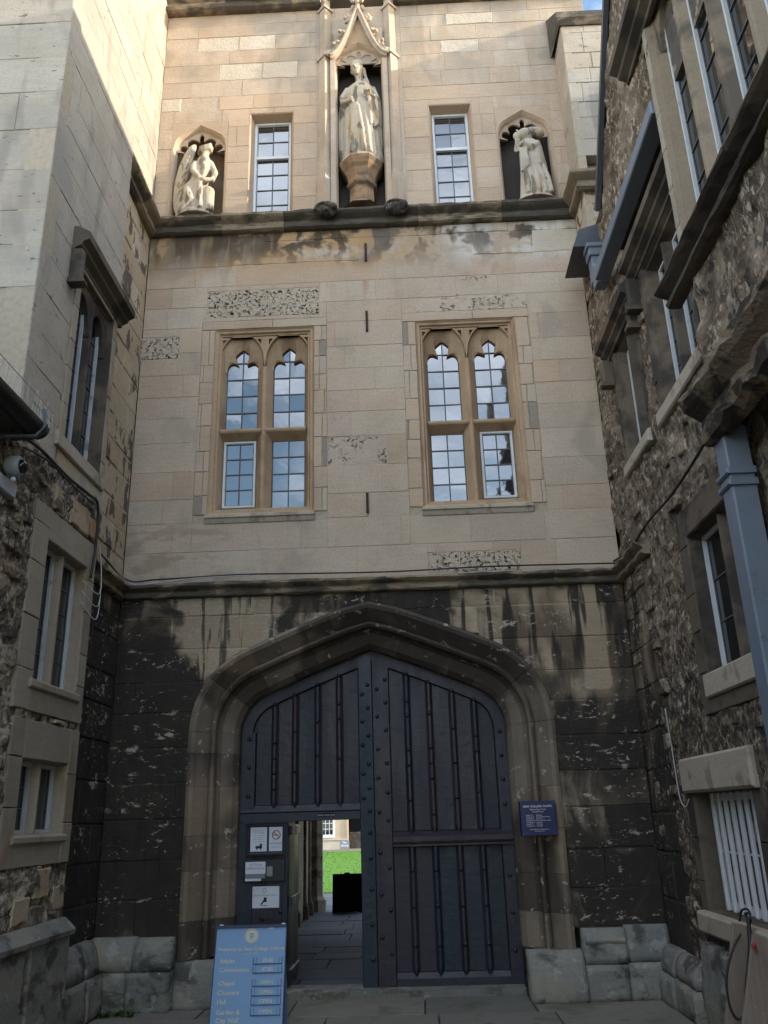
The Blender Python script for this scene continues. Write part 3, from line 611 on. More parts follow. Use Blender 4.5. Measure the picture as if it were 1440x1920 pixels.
def big_window(fr,u0,u1,white,rng,label):
    """two-light transomed window with cusped heads; u0..u1 is the outer moulded edge"""
    v0,v1=4.97,7.43; cu=(u0+u1)/2
    b=B(); rect_frame(b,fr,(u0,u1,v0,v1),[(0,0),(.022,-.022),(.045,-.022),(.058,-.05),(.075,-.05),(.10,-.11)])
    win=b.out('window','frame',gate); win['label']=label
    # jamb stones and lintel round it
    jr=random.Random(int(u0*100)); z=v0-.03; 
    for side in(0,1):
        z=v0-.0
        while z<v1-.02:
            h=jr.uniform(.22,.40); z2=min(v1,z+h); z2=v1 if v1-z2<.15 else z2; wd=jr.choice((.07,.10,.13,.165))
            bb=B(); 
            if side==0: block(bb,fr,rectpoly((u0-wd,u0-.001,z,z2)),.005,.003,.003,jr,.006); full=(WIN_L if u0<0 else WIN_R)[0]; rest=(full,u0-wd,z,z2)
            else: block(bb,fr,rectpoly((u1+.001,u1+wd,z,z2)),.005,.003,.003,jr,.006); full=(WIN_L if u0<0 else WIN_R)[1]; rest=(u1+wd,full,z,z2)
            bb.out('jamb_stone','peach',win)
            if rest[1]-rest[0]>.02:
                bb=B()
                if block(bb,fr,rectpoly(rest),.004,.003,.0,jr,.008): bb.out('patch_stone',jr.choice(('grey','lime','lime','peach')),gate)
            z=z2
    W0=WIN_L if u0<0 else WIN_R
    for a,c in((W0[0],cu+.1),(cu+.1,W0[1])):
        bb=B(); block(bb,fr,rectpoly((a,c,v1,W0[3])),.005,.003,.004,jr,.004); bb.out('lintel_stone','peach',win)
    bb=B()
    for (a,c,d,e) in sub(W0,[(u0,u1,v0,v1)]): bb.box(fr,a,c,d,e,-.33,-.012)
    bb.out('mortar_bed','mortar',win)
    # sill
    for a,c in((u0-.02,cu+.05),(cu+.05,u1+.02)):
        P=[(a,-.30,v0+.12),(a,-.02,v0+.012),(a,.045,v0-.015),(a,.05,v0-.05),(a,.03,v0-.062),(a,.012,v0-.11),(a,-.30,v0-.11)]
        k=len(P); v=[fr(x,z,w) for (x,w,z) in P]+[fr(c-.003,z,w) for (x,w,z) in P]; sb=B(); sb.add(v,[(i,k+i,k+(i+1)%k,(i+1)%k) for i in range(k)]+[tuple(range(k)),tuple(k+i for i in reversed(range(k)))]); sb.out('sill','string' if False else 'palesill',win)
    # mullion, transom, reveals
    i0,i1,iv0,iv1=u0+.10,u1-.10,v0+.06,v1-.10; g=-.20; lw=.195
    cL,cR=cu-.292,cu+.292
    mb=B(); mullion(mb,fr,cu,iv0,6.92,.026,.092,g,-.055); mb.out('mullion','frame',win)
    tb=B()
    for (a,c) in((i0,cu-.025),(cu+.025,i1)):
        P=[(g,6.12),(-.055,6.075),(-.05,6.05),(-.06,6.03),(g,5.95)]; k=len(P); v=[fr(a,z,w) for w,z in P]+[fr(c,z,w) for w,z in P]; tb.add(v,[((i+1)%k,k+(i+1)%k,k+i,i) for i in range(k)])
    tb.out('transom','frame',win)
    for s,e in((-1,i0),(1,i1)):      # splayed inner jambs
        jb=B(); x=(cL-lw) if s<0 else (cR+lw); q=[fr(e,iv0,-.11),fr(e,6.92,-.11),fr(x,6.92,g),fr(x,iv0,g)]; jb.add(q,[(3,2,1,0) if s<0 else (0,1,2,3)])
        jb.out('splayed_jamb','frame',win)
    # cusped heads
    for c in(cL,cR):
        tr=trefoil(c,lw,6.90); ar=pointed(c,.276,6.90,7.04,7.385,12); n=len(tr)
        tr2=[(c+(x-c)*1.16,6.9+(y-6.9)*1.10) for x,y in tr]
        hb=B(); hb.rings(fr,[(ar,-.055),([(c+(x-c)*.965,6.9+(y-6.9)*.98) for x,y in ar],-.105),(tr2,-.15),(tr,-.165),(tr,-.235)],cap1=False,closed=False); hb.out('tracery_head','frame',win)
        # spandrels sunk behind the arch rim
        sb=B(); xs=[q[0] for q in ar]; half=sorted(set(round(x,4) for x in xs)); top=v1-.095
        def av(x):
            t=abs(x-c)/.276; k=max(0.,1-t**2.15); return 7.04+(7.385-7.04)*k**.62
        N=24; L=c-.292; Rr=c+.292
        for i in range(N):
            x0=L+(Rr-L)*i/N; x1=L+(Rr-L)*(i+1)/N; a0=av(x0) if abs(x0-c)<.276 else 6.9; a1=av(x1) if abs(x1-c)<.276 else 6.9
            r0,r1=min(a0+.035,top),min(a1+.035,top); t0,t1=max(r0,top-.025),max(r1,top-.025); edge=(i<2 or i>=N-2)
            wsp=-.055 if edge else -.115
            sb.add([fr(x0,a0,-.055),fr(x1,a1,-.055),fr(x1,r1,-.055),fr(x0,r0,-.055)],[(0,1,2,3)])
            sb.add([fr(x0,r0,wsp),fr(x1,r1,wsp),fr(x1,t1,wsp),fr(x0,t0,wsp)],[(0,1,2,3)])
            sb.add([fr(x0,t0,-.055),fr(x1,t1,-.055),fr(x1,v1-.09,-.055),fr(x0,v1-.09,-.055)],[(0,1,2,3)])
            if not edge:
                sb.add([fr(x0,r0,-.055),fr(x1,r1,-.055),fr(x1,r1,wsp),fr(x0,r0,wsp)],[(0,1,2,3)]); sb.add([fr(x0,t0,wsp),fr(x1,t1,wsp),fr(x1,t1,-.055),fr(x0,t0,-.055)],[(0,1,2,3)])
        sb.out('spandrel','frame',win)
        # upper light glazing
        gb=B(); dv=.232; bot=6.12
        gx=[c-lw,c,c+lw]
        for i in(0,1):
            for j in range(5):
                t=[rng.uniform(-.003,.003) for _ in range(2)]; z0,z1=bot+j*dv,bot+(j+1)*dv
                mk('pane',[fr(gx[i],z0,g-t[0]),fr(gx[i+1],z0,g+t[0]),fr(gx[i+1],z1,g+t[0]+t[1]),fr(gx[i],z1,g-t[0]+t[1])],[(0,1,2,3)],'glass',win)
        cb=B()
        for x in gx: cb.box(fr,x-.007,x+.007,bot,7.25,g-.004,g+.008)
        for j in range(5): cb.box(fr,c-lw,c+lw,bot+j*dv-.007,bot+j*dv+.007,g-.004,g+.010)
        cb.out('lead_came','lead',win)
    # lower lights
    for k,c in enumerate((cL,cR)):
        if k==white: casement(fr,win,c-lw,c+lw,5.10,5.955,g+.02,rng)
        else: pane_grid(fr,win,c-lw,c+lw,5.09,5.96,2,4,g,rng)
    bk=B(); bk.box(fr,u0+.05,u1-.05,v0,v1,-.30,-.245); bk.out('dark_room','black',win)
wr=random.Random(31)
big_window(FF,-1.83,-.60,0,wr,'two-light mullioned window with a white casement in its lower left light')
big_window(FF,.665,1.89,1,wr,'two-light mullioned window with a white casement in its lower right light')
# ---- plain sash-like windows of the top stage
def small_window(fr,r,label):
    u0,u1,v0,v1=r; b=B(); rect_frame(b,fr,(u0,u1,v0-.06,v1),[(0,.0),(.012,-.010),(.05,-.16),(.05,-.25)])
    win=b.out('window','peach',gate); win['label']=label
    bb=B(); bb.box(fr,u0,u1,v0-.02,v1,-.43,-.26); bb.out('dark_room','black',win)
    a,c=u0+.05,u1-.05; w=-.17; sp=v0+(v1-.05-v0)*.64
    fb=B(); rect_frame(fb,fr,(a,c,v0+.02,v1-.05),[(0,w-.05),(0,w+.03),(.028,w+.03),(.036,w),(.036,w-.05)]); fb.box(fr,a+.03,c-.03,sp-.022,sp+.022,w-.03,w+.035); fb.out('sash_frame','paint',win)
    pane_grid(fr,win,a+.036,c-.036,v0+.05,sp-.022,2,4,w-.01,wr); pane_grid(fr,win,a+.036,c-.036,sp+.022,v1-.086,2,2,w-.01,wr)
small_window(FF,UPL,'narrow white-framed leaded window beside the winged statue niche'); small_window(FF,UPR,'narrow white-framed leaded window beside the praying statue niche')
# ---- niches
def tudor(cu,hw_,vs,vt,n=14):
    h=[]
    for i in range(n+1):
        t=i/n
        if t<.45: a=t/.45*R(62); h.append((hw_-.42*hw_*(1-math.cos(a)),vs+(vt-vs)*.55*math.sin(a)/math.sin(R(62))))
        else:
            s=(t-.45)/.55; x0=hw_-.42*hw_*(1-math.cos(R(62))); y0=vs+(vt-vs)*.55; h.append((x0*(1-s),y0+(vt-y0)*(s**.92)))
    r=[(cu+x,y) for x,y in h]; l=[(cu-x,y) for x,y in h[:-1]][::-1]; return r+l
def niche(fr,r,cu,hw_,vs,vt,vb,depth,label,front=0.,plate=True,mat='peach'):
    arc=tudor(cu,hw_,vs,vt); outl=[(cu+hw_,vb)]+arc+[(cu-hw_,vb)]
    inn=[(cu+(x-cu)*.90,y-(.05 if y>vs else 0)*((y-vs)/(vt-vs)+.2) if y>vs else y) for x,y in outl]
    b=B(); b.rings(fr,[(outl,front),([(cu+(x-cu)*.97,y-.012*(y>vs)) for x,y in outl],front-.02),([(cu+(x-cu)*.95,y-.02*(y>vs)) for x,y in outl],front-.03),(inn,front-.09),(inn,-depth)],cap1=False,closed=False); nn=b.out('niche',mat,gate); nn['label']=label
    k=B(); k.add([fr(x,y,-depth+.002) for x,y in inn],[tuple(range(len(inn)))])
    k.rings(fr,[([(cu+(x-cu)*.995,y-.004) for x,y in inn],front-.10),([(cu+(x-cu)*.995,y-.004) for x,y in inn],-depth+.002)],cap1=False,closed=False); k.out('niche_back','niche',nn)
    if plate:
        pb=B(); N=28
        def av(x):
            for (x0,y0),(x1,y1) in zip(arc,arc[1:]):
                if x1<=x<=x0: return y0+(y1-y0)*(x-x0)/min(-1e-6,x1-x0)
            return vs
        xs=[r[0]]+[cu-hw_+2*hw_*i/N for i in range(N+1)]+[r[1]]
        for x0,x1 in zip(xs,xs[1:]):
            ins=cu-hw_-1e-6<=(x0+x1)/2<=cu+hw_+1e-6; a0,a1=(av(x0),av(x1)) if ins else (vb,vb)
            pb.add([fr(x0,a0,.001),fr(x1,a1,.001),fr(x1,r[3],.001),fr(x0,r[3],.001)],[(0,1,2,3)])
        pb.out('niche_surround',mat,nn)
    # cusped fringe
    cb=B(); N=60; m=len(inn)-2; path=[((q[0],q[1]),(0,0)) for q in inn[1:-1]]; T=plen(path); A=[];C=[]
    for i in range(N+1):
        s=T*i/N; p=Vector(interp(path,s)[0]); q=Vector(interp(path,min(T,s+.01))[0])-Vector(interp(path,max(0,s-.01))[0]); q.normalize(); nrm=Vector((-q.y,q.x))
        t=i/N; lobe=abs(math.sin(5*math.pi*t)); d=(.018+.085*(1-lobe)**1.6)*(hw_/.33)
        A.append(tuple(p-nrm*.01)); C.append(tuple(p+nrm*d))
    w1,w0=front-.07,front-.12
    cb.rings(fr,[(A,w1-.002),(C,w1-.018),(C,w0),(A,w0)],cap1=False,closed=False); cb.out('cusping',mat,nn); return nn
niche(FF,NLr,-2.17,.365,10.34,10.73,9.15,.42,'cusped niche holding the winged kneeling statue')
niche(FF,NRr,2.26,.36,10.30,10.72,9.15,.42,'cusped niche holding the praying statue','' and 0 or 0.)
NC=niche(FF,NCr,.04,.345,11.66,12.0,9.15,.27,'tall canopied niche holding the crowned statue',front=.10,plate=False)
# wall round the central niche head, canopy, buttress shafts
pb=B()
for a,c,d,e in sub((NCr[0],NCr[1],9.15,NCr[3]),[(-.305,.385,9.15,11.7)]): pb.box(FF,a,c,d,e,-.02,.0)
pb.box(FF,-.305,.385,11.99,12.3,-.02,.06); pb.box(FF,-.36,-.295,9.15,11.9,0,.10); pb.box(FF,.375,.44,9.15,11.9,0,.10); pb.out('niche_wall','lime',NC)
N=20; arc=tudor(.04,.345,11.66,12.0); 
def ogee(s):   # s 0..1 from springing to apex, right side
    x=.40*(1-s); z=11.72+.86*(.62*s+.38*(3*s*s-2*s*s*s))-.16*math.sin(math.pi*s)*1.0; return x,z
tb=B()
gx=[i/24 for i in range(25)]
for sg in(-1,1):                      # tympanum between arch and ogee
    for s0,s1 in zip(gx,gx[1:]):
        x0,z0=ogee(s0); x1,z1=ogee(s1)
        def av(x):
            for (p,q),(p2,q2) in zip(arc,arc[1:]):
                if p2-.04<=x<=p-.04: return q+(q2-q)*(x+.04-p)/min(-1e-6,p2-p)
            return 11.66
        q=[(.04+sg*x0,av(x0)),(.04+sg*x1,av(x1)),(.04+sg*x1,max(z1,av(x1))),(.04+sg*x0,max(z0,av(x0)))]
        f=[FF(a,c,.075) for a,c in q]; tb.add(f,[(0,1,2,3) if sg<0 else (3,2,1,0)])
tb.out('tympanum','frame',NC)
for sg in(-1,1):
    rows=[]; 
    for i in range(17):
        s=i/16; x,z=ogee(s); x2,z2=ogee(min(1,s+.02)); x1,z1=ogee(max(0,s-.02)); d=Vector((x2-x1,z2-z1)).normalized(); nn=Vector((-d.y,d.x))*-1
        rows.append([FF(.04+sg*(x+nn.x*o),z+nn.y*o,w) for o,w in((.05,.05),(.05,.13),(.035,.165),(.01,.17),(-.01,.14),(-.03,.13),(-.035,.075))])
    b=B(); b.sweep(None,rows)
    if sg<0: b.f=[tuple(reversed(q)) for q in b.f]
    b.out('ogee_hood','lime',NC)
    for s in(.16,.40,.62,.82):
        x,z=ogee(s); b=B(); cr=random.Random(int(s*100)); ox,oz=.04+sg*(x+.075),z+.05
        for k in range(5): a=k*1.25+s*5; b.ball(FF(ox+.035*math.cos(a),oz+.035*math.sin(a),.12+cr.uniform(-.03,.03)),(.032,.03,.024),8,6)
        b.tube([FF(.04+sg*x,z,.10),FF(ox,oz,.12)],.02,6); remesh(b,'crocket','statue',NC,.011,1)
fb=B(); fb.lathe(FF(.04,12.5,.10),[(.03,0),(.035,.15),(.03,.35),(.05,.40),(.07,.43),(.045,.47),(.03,.55),(.03,.8)],10)
for k in range(4):
    a=R(45+90*k)
    for zz,rr in((12.74,.09),(13.05,.08)): fb.ball((.04+rr*math.cos(a),-.10+rr*math.sin(a),zz),(.04,.04,.05),8,6)
remesh(fb,'finial','lime',NC,.012,1)
for cx in(-.435,.49):
    bt=B()
    def diamond(z0,z1,r0,r1=None):
        r1=r1 or r0; bt.lathe((cx,-.02,0),[(r0,z0),(r1,z1)],4,rot=0.)
    diamond(9.15,9.62,.125); diamond(9.62,9.74,.125,.098); diamond(9.74,11.76,.095); diamond(11.76,11.80,.125); diamond(11.80,11.86,.125,.085); diamond(11.86,12.70,.082); diamond(12.70,12.74,.112); diamond(12.74,12.80,.112,.07); diamond(12.80,13.7,.07)
    bt.out('buttress_shaft','lime',NC)
    kb=B(); cr=random.Random(int(cx*10))
    for k in range(26): kb.ball((cx+cr.choice((-1,1))*cr.uniform(.05,.10),-.02-cr.uniform(.0,.09),12.83+k*.02+cr.uniform(0,.02)),cr.uniform(.014,.026),6,5)
    remesh(kb,'pinnacle_leafwork','lime',NC,.010,1)
# pedestal of the central statue
pd=B(); oc=R(22.5)
pd.lathe((.04,.06,0),[(.29,9.15),(.22,9.22),(.175,9.26),(.17,9.50),(.21,9.53),(.215,9.55),(.19,9.565),(.195,9.64),(.24,9.75),(.275,9.79),(.305,9.85),(.315,9.88),(.305,9.905),(.28,9.915)],8,rot=oc)
pd.out('pedestal','pedestal',NC)
# iron wall ties
for z0,z1,x in((8.35,8.62,.07),(7.31,7.60,.063),(4.92,5.16,.02)):
    b=B(); b.cbox(FF,x-.014,x+.014,z0,z1,-.01,.03,.005); b.out('wall_tie','iron',gate)
for x,z in((-2.58,1.83),(-2.02,1.83)):
    b=B(); b.cbox(FF,x-.012,x+.012,z-.07,z+.07,-.01,.012,.004); b.out('wall_tie','iron',gate)
# carved grotesques on the string and heads at the cornice
def grotesque(cx,cz,seed,w=.13):
    g=random.Random(seed); b=B()
    b.ball((cx,-.17,cz),(.11,.08,.075)); b.ball((cx-.10*g.choice((-1,1)),-.22,cz+.02),(.06,.07,.055)); b.tube([(cx+.14*math.cos(a),-.20-.02*math.sin(a),cz+.10*math.sin(a)) for a in [R(t) for t in range(-60,200,20)]],[.02]*13,6)
    for k in range(7): b.ball((cx+g.uniform(-.12,.12),-.2+g.uniform(-.05,.03),cz+g.uniform(-.07,.07)),g.uniform(.025,.045),8,6)
    remesh(b,'carved_grotesque','carved',gate,.013,1)
grotesque(-.43,9.03,1); grotesque(.48,9.02,2)
def boss(cx,cz,seed,mat):
    g=random.Random(seed); b=B(); b.ball((cx,-.22,cz),(.10,.10,.11))
    for k in range(10): b.ball((cx+g.uniform(-.10,.10),-.26+g.uniform(-.06,.05),cz+g.uniform(-.11,.10)),g.uniform(.03,.05),8,6)
    remesh(b,'carved_head',mat,gate,.015,1)
boss(-1.41,12.98,5,'string'); boss(1.66,12.93,6,'carved')
# right-hand buttress at the top stage with its string and coping
FB=FY(-.5); rb=random.Random(8)
bs=[rectpoly(r) for r in cells(2.80,3.40,9.42,11.70,rb,(.24,.36),(.3,.5))]
masonry(gate,FB,bs,lambda u,v,p:'ashlar',rb,name='buttress_stone',limit=60,mdepth=.3)
FBs=Frame((2.80,0,0),(0,-1,0),(-1,0,0))
masonry(gate,FBs,[rectpoly(r) for r in cells(.0,.5,9.14,11.80,rb,(.28,.4),(.3,.6))],lambda u,v,p:'lime',rb,name='buttress_stone',limit=30,mdepth=.1)
b=B(); b.box(FF,2.9,3.40,7.4,9.42,-.2,.33); b.box(FF,2.9,3.38,9.42,11.7,-.2,.35); b.out('buttress_core','lime',gate)
masonry(gate,FB,[rectpoly(r) for r in cells(2.80,3.40,7.6,8.87,rb,(.26,.36),(.3,.5))],lambda u,v,p:('quoin',.015,.006),rb,name='buttress_stone',limit=30,mdepth=.2)
masonry(gate,FBs,[rectpoly(r) for r in cells(.0,.5,7.6,8.87,rb,(.28,.4),(.3,.6))],lambda u,v,p:('quoin',.015,.006),rb,name='buttress_stone',limit=30,mdepth=.1)
string_len(FBs,.0,.5,P2,'string',gate,'string_course',sr,m0=-1,m1=1); string_len(FB,2.80,3.42,P2,'string',gate,'string_course',sr,m0=1)
cp=B(); cp.add([(2.74,-.58,11.70),(3.46,-.58,11.70),(3.46,-.58,11.80),(2.74,-.58,11.80),(2.74,.1,12.42),(3.46,.1,12.42),(2.78,-.52,11.62),(3.42,-.52,11.62),(2.74,.1,11.62),(3.46,.1,11.62)],[(0,1,2,3),(3,2,5,4),(6,7,1,0),(0,3,4,8),(6,0,8),(1,7,9),(2,1,9,5)]); cp.out('buttress_coping','string',gate)
# far side of the passage: inner walls, ribs, vault
pa=B(); pa.box(FF,-1.95,-1.6,0,4.0,-8.0,-.56); pa.box(FF,1.6,1.95,0,4.0,-8.0,-.56); pa.box(FF,-1.95,1.95,3.55,4.0,-9,-.56); pa.out('passage_wall','arch',gate)
for sy in(6.1,7.2,7.9):
    b=B(); b.lathe((-1.60,sy,0),[(.10,.0),(.10,.2),(.06,.26),(.05,.3),(.05,3.5)],10); b.out('wall_shaft','arch',gate)
for s in(-1,1):
    b=B(); b.lathe((s*1.56,8.55,0),[(.24,0),(.24,.20),(.17,.27),(.17,3.6)],8,rot=R(22.5)); b.out('inner_pier','plinth',gate)
# ------------------------------------------------------------------ great doors
FD=FY(.5)
def zat(o):
    pl=arch_off(o)
    def f(x):
        x=abs(x)
        for (x0,z0),(x1,z1) in zip(pl,pl[1:]):
            if x1<=x<=x0: return z0+(z1-z0)*(x-x0)/min(-1e-6,x1-x0)
        return pl[-1][1] if x<pl[-1][0]+1e-6 else SPR
    return f
zin=zat(-.125)
def topcurve(x0,x1,f,n=6): return [(x1+(x0-x1)*i/n,f(x1+(x0-x1)*i/n)) for i in range(n+1)]
stud_me=None
def stud(parent,x,z,w,r=.017):
    global stud_me
    if stud_me is None:
        b=B(); b.lathe((0,0,0),[(.024,-.004),(.023,.006),(.016,.015),(.006,.020)],10,axis='y'); stud_me=bpy.data.meshes.new('stud'); stud_me.from_pydata(b.v,[],b.f); stud_me.materials.append(M['stud'])
    o=link(bpy.data.objects.new('stud',stud_me),parent); o.location=FD(x,z,w); return o
def plank(parent,x0,x1,z0,top,w,name='plank',c=.006):
    P=[(x0+.003,z0),(x1-.003,z0)]+(topcurve(x0+.003,x1-.003,top) if callable(top) else [(x1-.003,top),(x0+.003,top)])
    b=B(); Q=offset(P,c); b.rings(FD,[(P,-.06),(P,w-c),(Q,w)]); return b.out(name,'door',parent)
def rib(parent,x,z0,z1,studs,hw_=.040):
    b=B(); P=[(-hw_,-.046),(-hw_,-.022),(-hw_*.55,-.004),(-hw_*.5,.012),(-hw_*.25,.020),(hw_*.25,.020),(hw_*.5,.012),(hw_*.55,-.004),(hw_,-.022),(hw_,-.046)]
    zs=[z0,z0+.05,z1]; sc=[.45,1,1]; rows=[[FD(x+u*s,z,w*(s if w>0 else 1)) for u,w in P] for z,s in zip(zs,sc)]
    b.sweep(None,rows); o=b.out('batten','door',parent)
    for z in studs: stud(o,x,z,.018)
def leaf(name,label,sg,edges,ribs,zr,zl,seed):
    g=random.Random(seed); L=empty(name,(0,0,0),label,'door','great door leaves'); xs=[edges[0]]+ribs+[edges[1]]
    for a,c in zip(xs,xs[1:]): plank(L,a,c,zr,zin,-.044)
    for x in ribs:
        t=zin(x); s=[t-.0]; z=t-g.uniform(.28,.42)
        while z>zr+.1: s.append(z); z-=g.choice((.16,.36,.42))
        rib(L,x,zr-.02,t+.0,s)
    # curved head band
    pl=[p for p in arch_off(-.125)]; po=[p for p in arch_off(.01)]
    k=[i for i,p in enumerate(pl) if True]
    b=B(); rows=[[FD(sg*po[i][0],po[i][1],-.06),FD(sg*po[i][0],po[i][1],.003),FD(sg*(pl[i][0]*.96+po[i][0]*.04),pl[i][1]*.96+po[i][1]*.04,.003),FD(sg*pl[i][0],pl[i][1],-.014),FD(sg*pl[i][0],pl[i][1],-.04)] for i in k]
    b.sweep(None,rows)
    if sg>0: b.f=[tuple(reversed(q)) for q in b.f]
    b.out('head_band','door',L)
    bk=B(); x0,x1=(0.004,1.46) if sg>0 else (-1.46,-.004); P=[(x0,zl),(x1,zl)]+topcurve(x0,x1,zat(.02),14); bk.prism(FD,P,-.085,-.058); bk.out('backing_boards','door',L); return L
RL=leaf('great_door_leaf','closed right-hand leaf of the blue-black studded oak door',1,(.185,1.33),[.385,.63,.885,1.125],1.50,.05,1)
b=B(); b.cbox(FD,.001,.185,.05,3.40,-.09,.004,.006); o=b.out('meeting_stile','door',RL)
for z in(.35,.75,1.15,1.62,1.9,2.2,2.55,2.85,3.1): stud(o,.145,z,.006)
for z in(.5,.9,1.3,1.7,2.05,2.35,2.7,3.0): stud(o,.05,z,.006)
b=B(); b.cbox(FD,1.33,1.465,.05,SPR+.02,-.06,.0,.006); o=b.out('hanging_stile','door',RL)
for z in(.35,.7,1.05,1.75,2.0,2.25,2.5): stud(o,1.39,z,.002)
P=[(-.06,1.345),(.035,1.352),(.035,1.375),(.02,1.385),(.02,1.395),(.06,1.40),(.06,1.45),(.035,1.465),(-.02,1.50),(-.06,1.50)]
def rail(parent,x0,x1,P,name='rail'):
    k=len(P); b=B(); v=[FD(x0,z,w) for w,z in P]+[FD(x1,z,w) for w,z in P]; b.add(v,[(i,k+i,k+(i+1)%k,(i+1)%k) for i in range(k)]+[tuple(range(k)),tuple(k+i for i in reversed(range(k)))]); return b.out(name,'door',parent)
rail(RL,.19,1.455,P); rail(RL,.19,1.33,[(-.06,.05),(.0,.05),(.0,.12),(-.03,.17),(-.06,.17)],'bottom_rail')
xs=[.185,.385,.63,.885,1.125,1.33]
for a,c in zip(xs,xs[1:]): plank(RL,a,c,.17,1.345,-.044)
for x in xs[1:-1]: rib(RL,x,.15,1.345,(.42,.78,1.12))
LL=leaf('great_door_leaf','left-hand leaf of the studded oak door with a low wicket opening',-1,(-1.295,-.155),[-1.085,-.86,-.61,-.37],1.80,1.635,2)
b=B(); b.cbox(FD,-.155,-.002,.03,3.40,-.09,.006,.006); o=b.out('meeting_stile','door',LL)
for z in(.3,.62,.95,1.25,1.5,1.72,1.95,2.2,2.5,2.8,3.05): stud(o,-.05,z,.008)
for z in(1.85,2.1,2.4,2.65,2.95): stud(o,-.115,z,.008)
b=B(); b.cbox(FD,-1.465,-1.295,.05,SPR+.02,-.06,.0,.006); o=b.out('hanging_stile','door',LL)
for z in(1.9,2.2,2.5): stud(o,-1.36,z,.002)
rail(LL,-1.46,-.157,[(-.06,1.635),(.006,1.64),(.006,1.72),(.016,1.735),(-.02,1.80),(-.06,1.80)])
b=B(); b.cbox(FD,-1.46,-.925,.04,1.632,-.06,-.02,.006); o=b.out('lower_panel','door',LL)
for x,z in((-1.36,.76),(-1.0,.76),(-1.19,.70),(-1.19,1.03),(-1.0,.4),(-1.36,.4)): stud(o,x,z,-.018)
b=B(); b.cbox(FD,-.985,-.925,.04,1.632,-.06,.0,.006); b.out('wicket_post','door',LL)
wk=empty('wicket_door',(0,0,0),'small dark wicket door standing open into the passage','door')
FW=Frame((-.925,.57,0),(.012,.9999,0),(.9999,-.012,0))
b=B(); b.cbox(FW,.0,.72,.05,1.60,-.05,.0,.006); b.out('panel','door',wk)
for z in(.12,.8,1.5):
    b=B(); b.cbox(FW,.03,.70,z,z+.09,0,.025,.006); b.out('ledge','door',wk)
# ------------------------------------------------------------------ notices on the door
nb=empty('notice_case',(0,0,0),'dark wooden notice case with two papers on the door','notice case')
b=B(); rect_frame(b,FD,(-1.37,-.95,1.30,1.625),[(0,-.02),(0,.03),(.02,.036),(.032,.03),(.036,.012)]); b.box(FD,-1.36,-.96,1.31,1.615,-.02,.008); b.box(FD,-1.145,-1.132,1.335,1.59,.008,.02); b.out('case','door',nb)
b=B(); b.box(FD,-1.385,-.935,1.625,1.645,-.02,.055); b.out('drip_board','door',nb)
def paper(name,label,u0,u1,v0,v1,w,mat='paper'):
    o=empty(name,(0,0,0),label,'notice'); b=B(); b.box(FD,u0,u1,v0,v1,w-.003,w); b.out('sheet',mat,o); return o
p=paper('paper_notice','white paper with a small drawing in the notice case',-1.325,-1.15,1.345,1.585,.013)
text(p,'Welcome to\nNew College',FD,-1.237,1.545,.0135,.021,'ink','CENTER'); 
for k in range(4): text(p,'please read this notice',FD,-1.237,1.50-.02*k,.0135,.012,'ink','CENTER')
b=B(); b.box(FD,-1.27,-1.20,1.375,1.40,.013,.0145); b.box(FD,-1.26,-1.25,1.36,1.38,.013,.0145); b.box(FD,-1.22,-1.21,1.36,1.38,.013,.0145); b.box(FD,-1.225,-1.20,1.40,1.42,.013,.0145); b.out('drawing','inkdark',p)
p=paper('no_smoking_notice','no smoking notice with a barred red circle in the notice case',-1.127,-.975,1.345,1.585,.013)
b=B(); C0=FD(-1.05,1.505,.014); b.tube([C0+Vector((.042*math.cos(R(a)),0,.042*math.sin(R(a)))) for a in range(0,361,20)],.005,5,False); b.tube([C0+Vector((-.03,0,.03)),C0+Vector((.03,0,-.03))],.004,5); b.out('barred_circle','red',p)
b=B(); b.box(FD,-1.08,-1.025,1.50,1.508,.013,.0145); b.out('cigarette','inkdark',p)
text(p,'NO SMOKING',FD,-1.051,1.415,.0135,.021,'inkdark','CENTER'); text(p,'It is against the law to\nsmoke in these premises',FD,-1.051,1.39,.0135,.011,'ink','CENTER')
p=empty('camera_notice',(0,0,0),'small white and grey sign reading CCTV in operation','notice'); b=B(); b.box(FD,-1.365,-1.155,1.13,1.245,-.02,.045); b.out('sheet','paper',p); b=B(); b.box(FD,-1.364,-1.156,1.085,1.13,-.02,.045); b.out('grey_band','ink',p)
text(p,'CCTV IN\nOPERATION',FD,-1.26,1.205,.046,.034,'ink','CENTER')
b=B(); b.box(FD,-1.365,-1.2,1.062,1.085,-.02,.044); b.out('lower_strip','paper',p)
p=empty('door_intercom',(0,0,0),'black entry panel with a silver button unit beside the camera sign','intercom'); b=B(); b.cbox(FD,-1.39,-.95,1.05,1.27,-.02,.02,.008); b.out('back_plate','stud',p); b=B(); b.cbox(FD,-1.145,-1.075,1.10,1.20,.018,.045,.005); b.out('button_unit','steel',p)
p=paper('card_payment_notice','white card payment only notice on the lower door panel',-1.325,-1.015,.80,1.005,-.012)
text(p,'CARD PAYMENT ONLY',FD,-1.17,.91,-.0115,.025,'ink','CENTER'); b=B(); b.tube([FD(-1.17+.02*math.cos(R(a)),.965+.02*math.sin(R(a)),-.011) for a in range(0,361,30)],.003,5,False); b.out('seal','ink',p)
b=B(); b.add([FD(-1.21,.835,-.0105),FD(-1.195,.83,-.0105),FD(-1.16,.87,-.0105),FD(-1.17,.885,-.0105)],[(0,1,2,3)]); b.box(FD,-1.175,-1.145,.855,.90,-.012,-.0105); b.box(FD,-1.21,-1.14,.82,.825,-.012,-.0105); b.out('hand_and_terminal','inkdark',p)
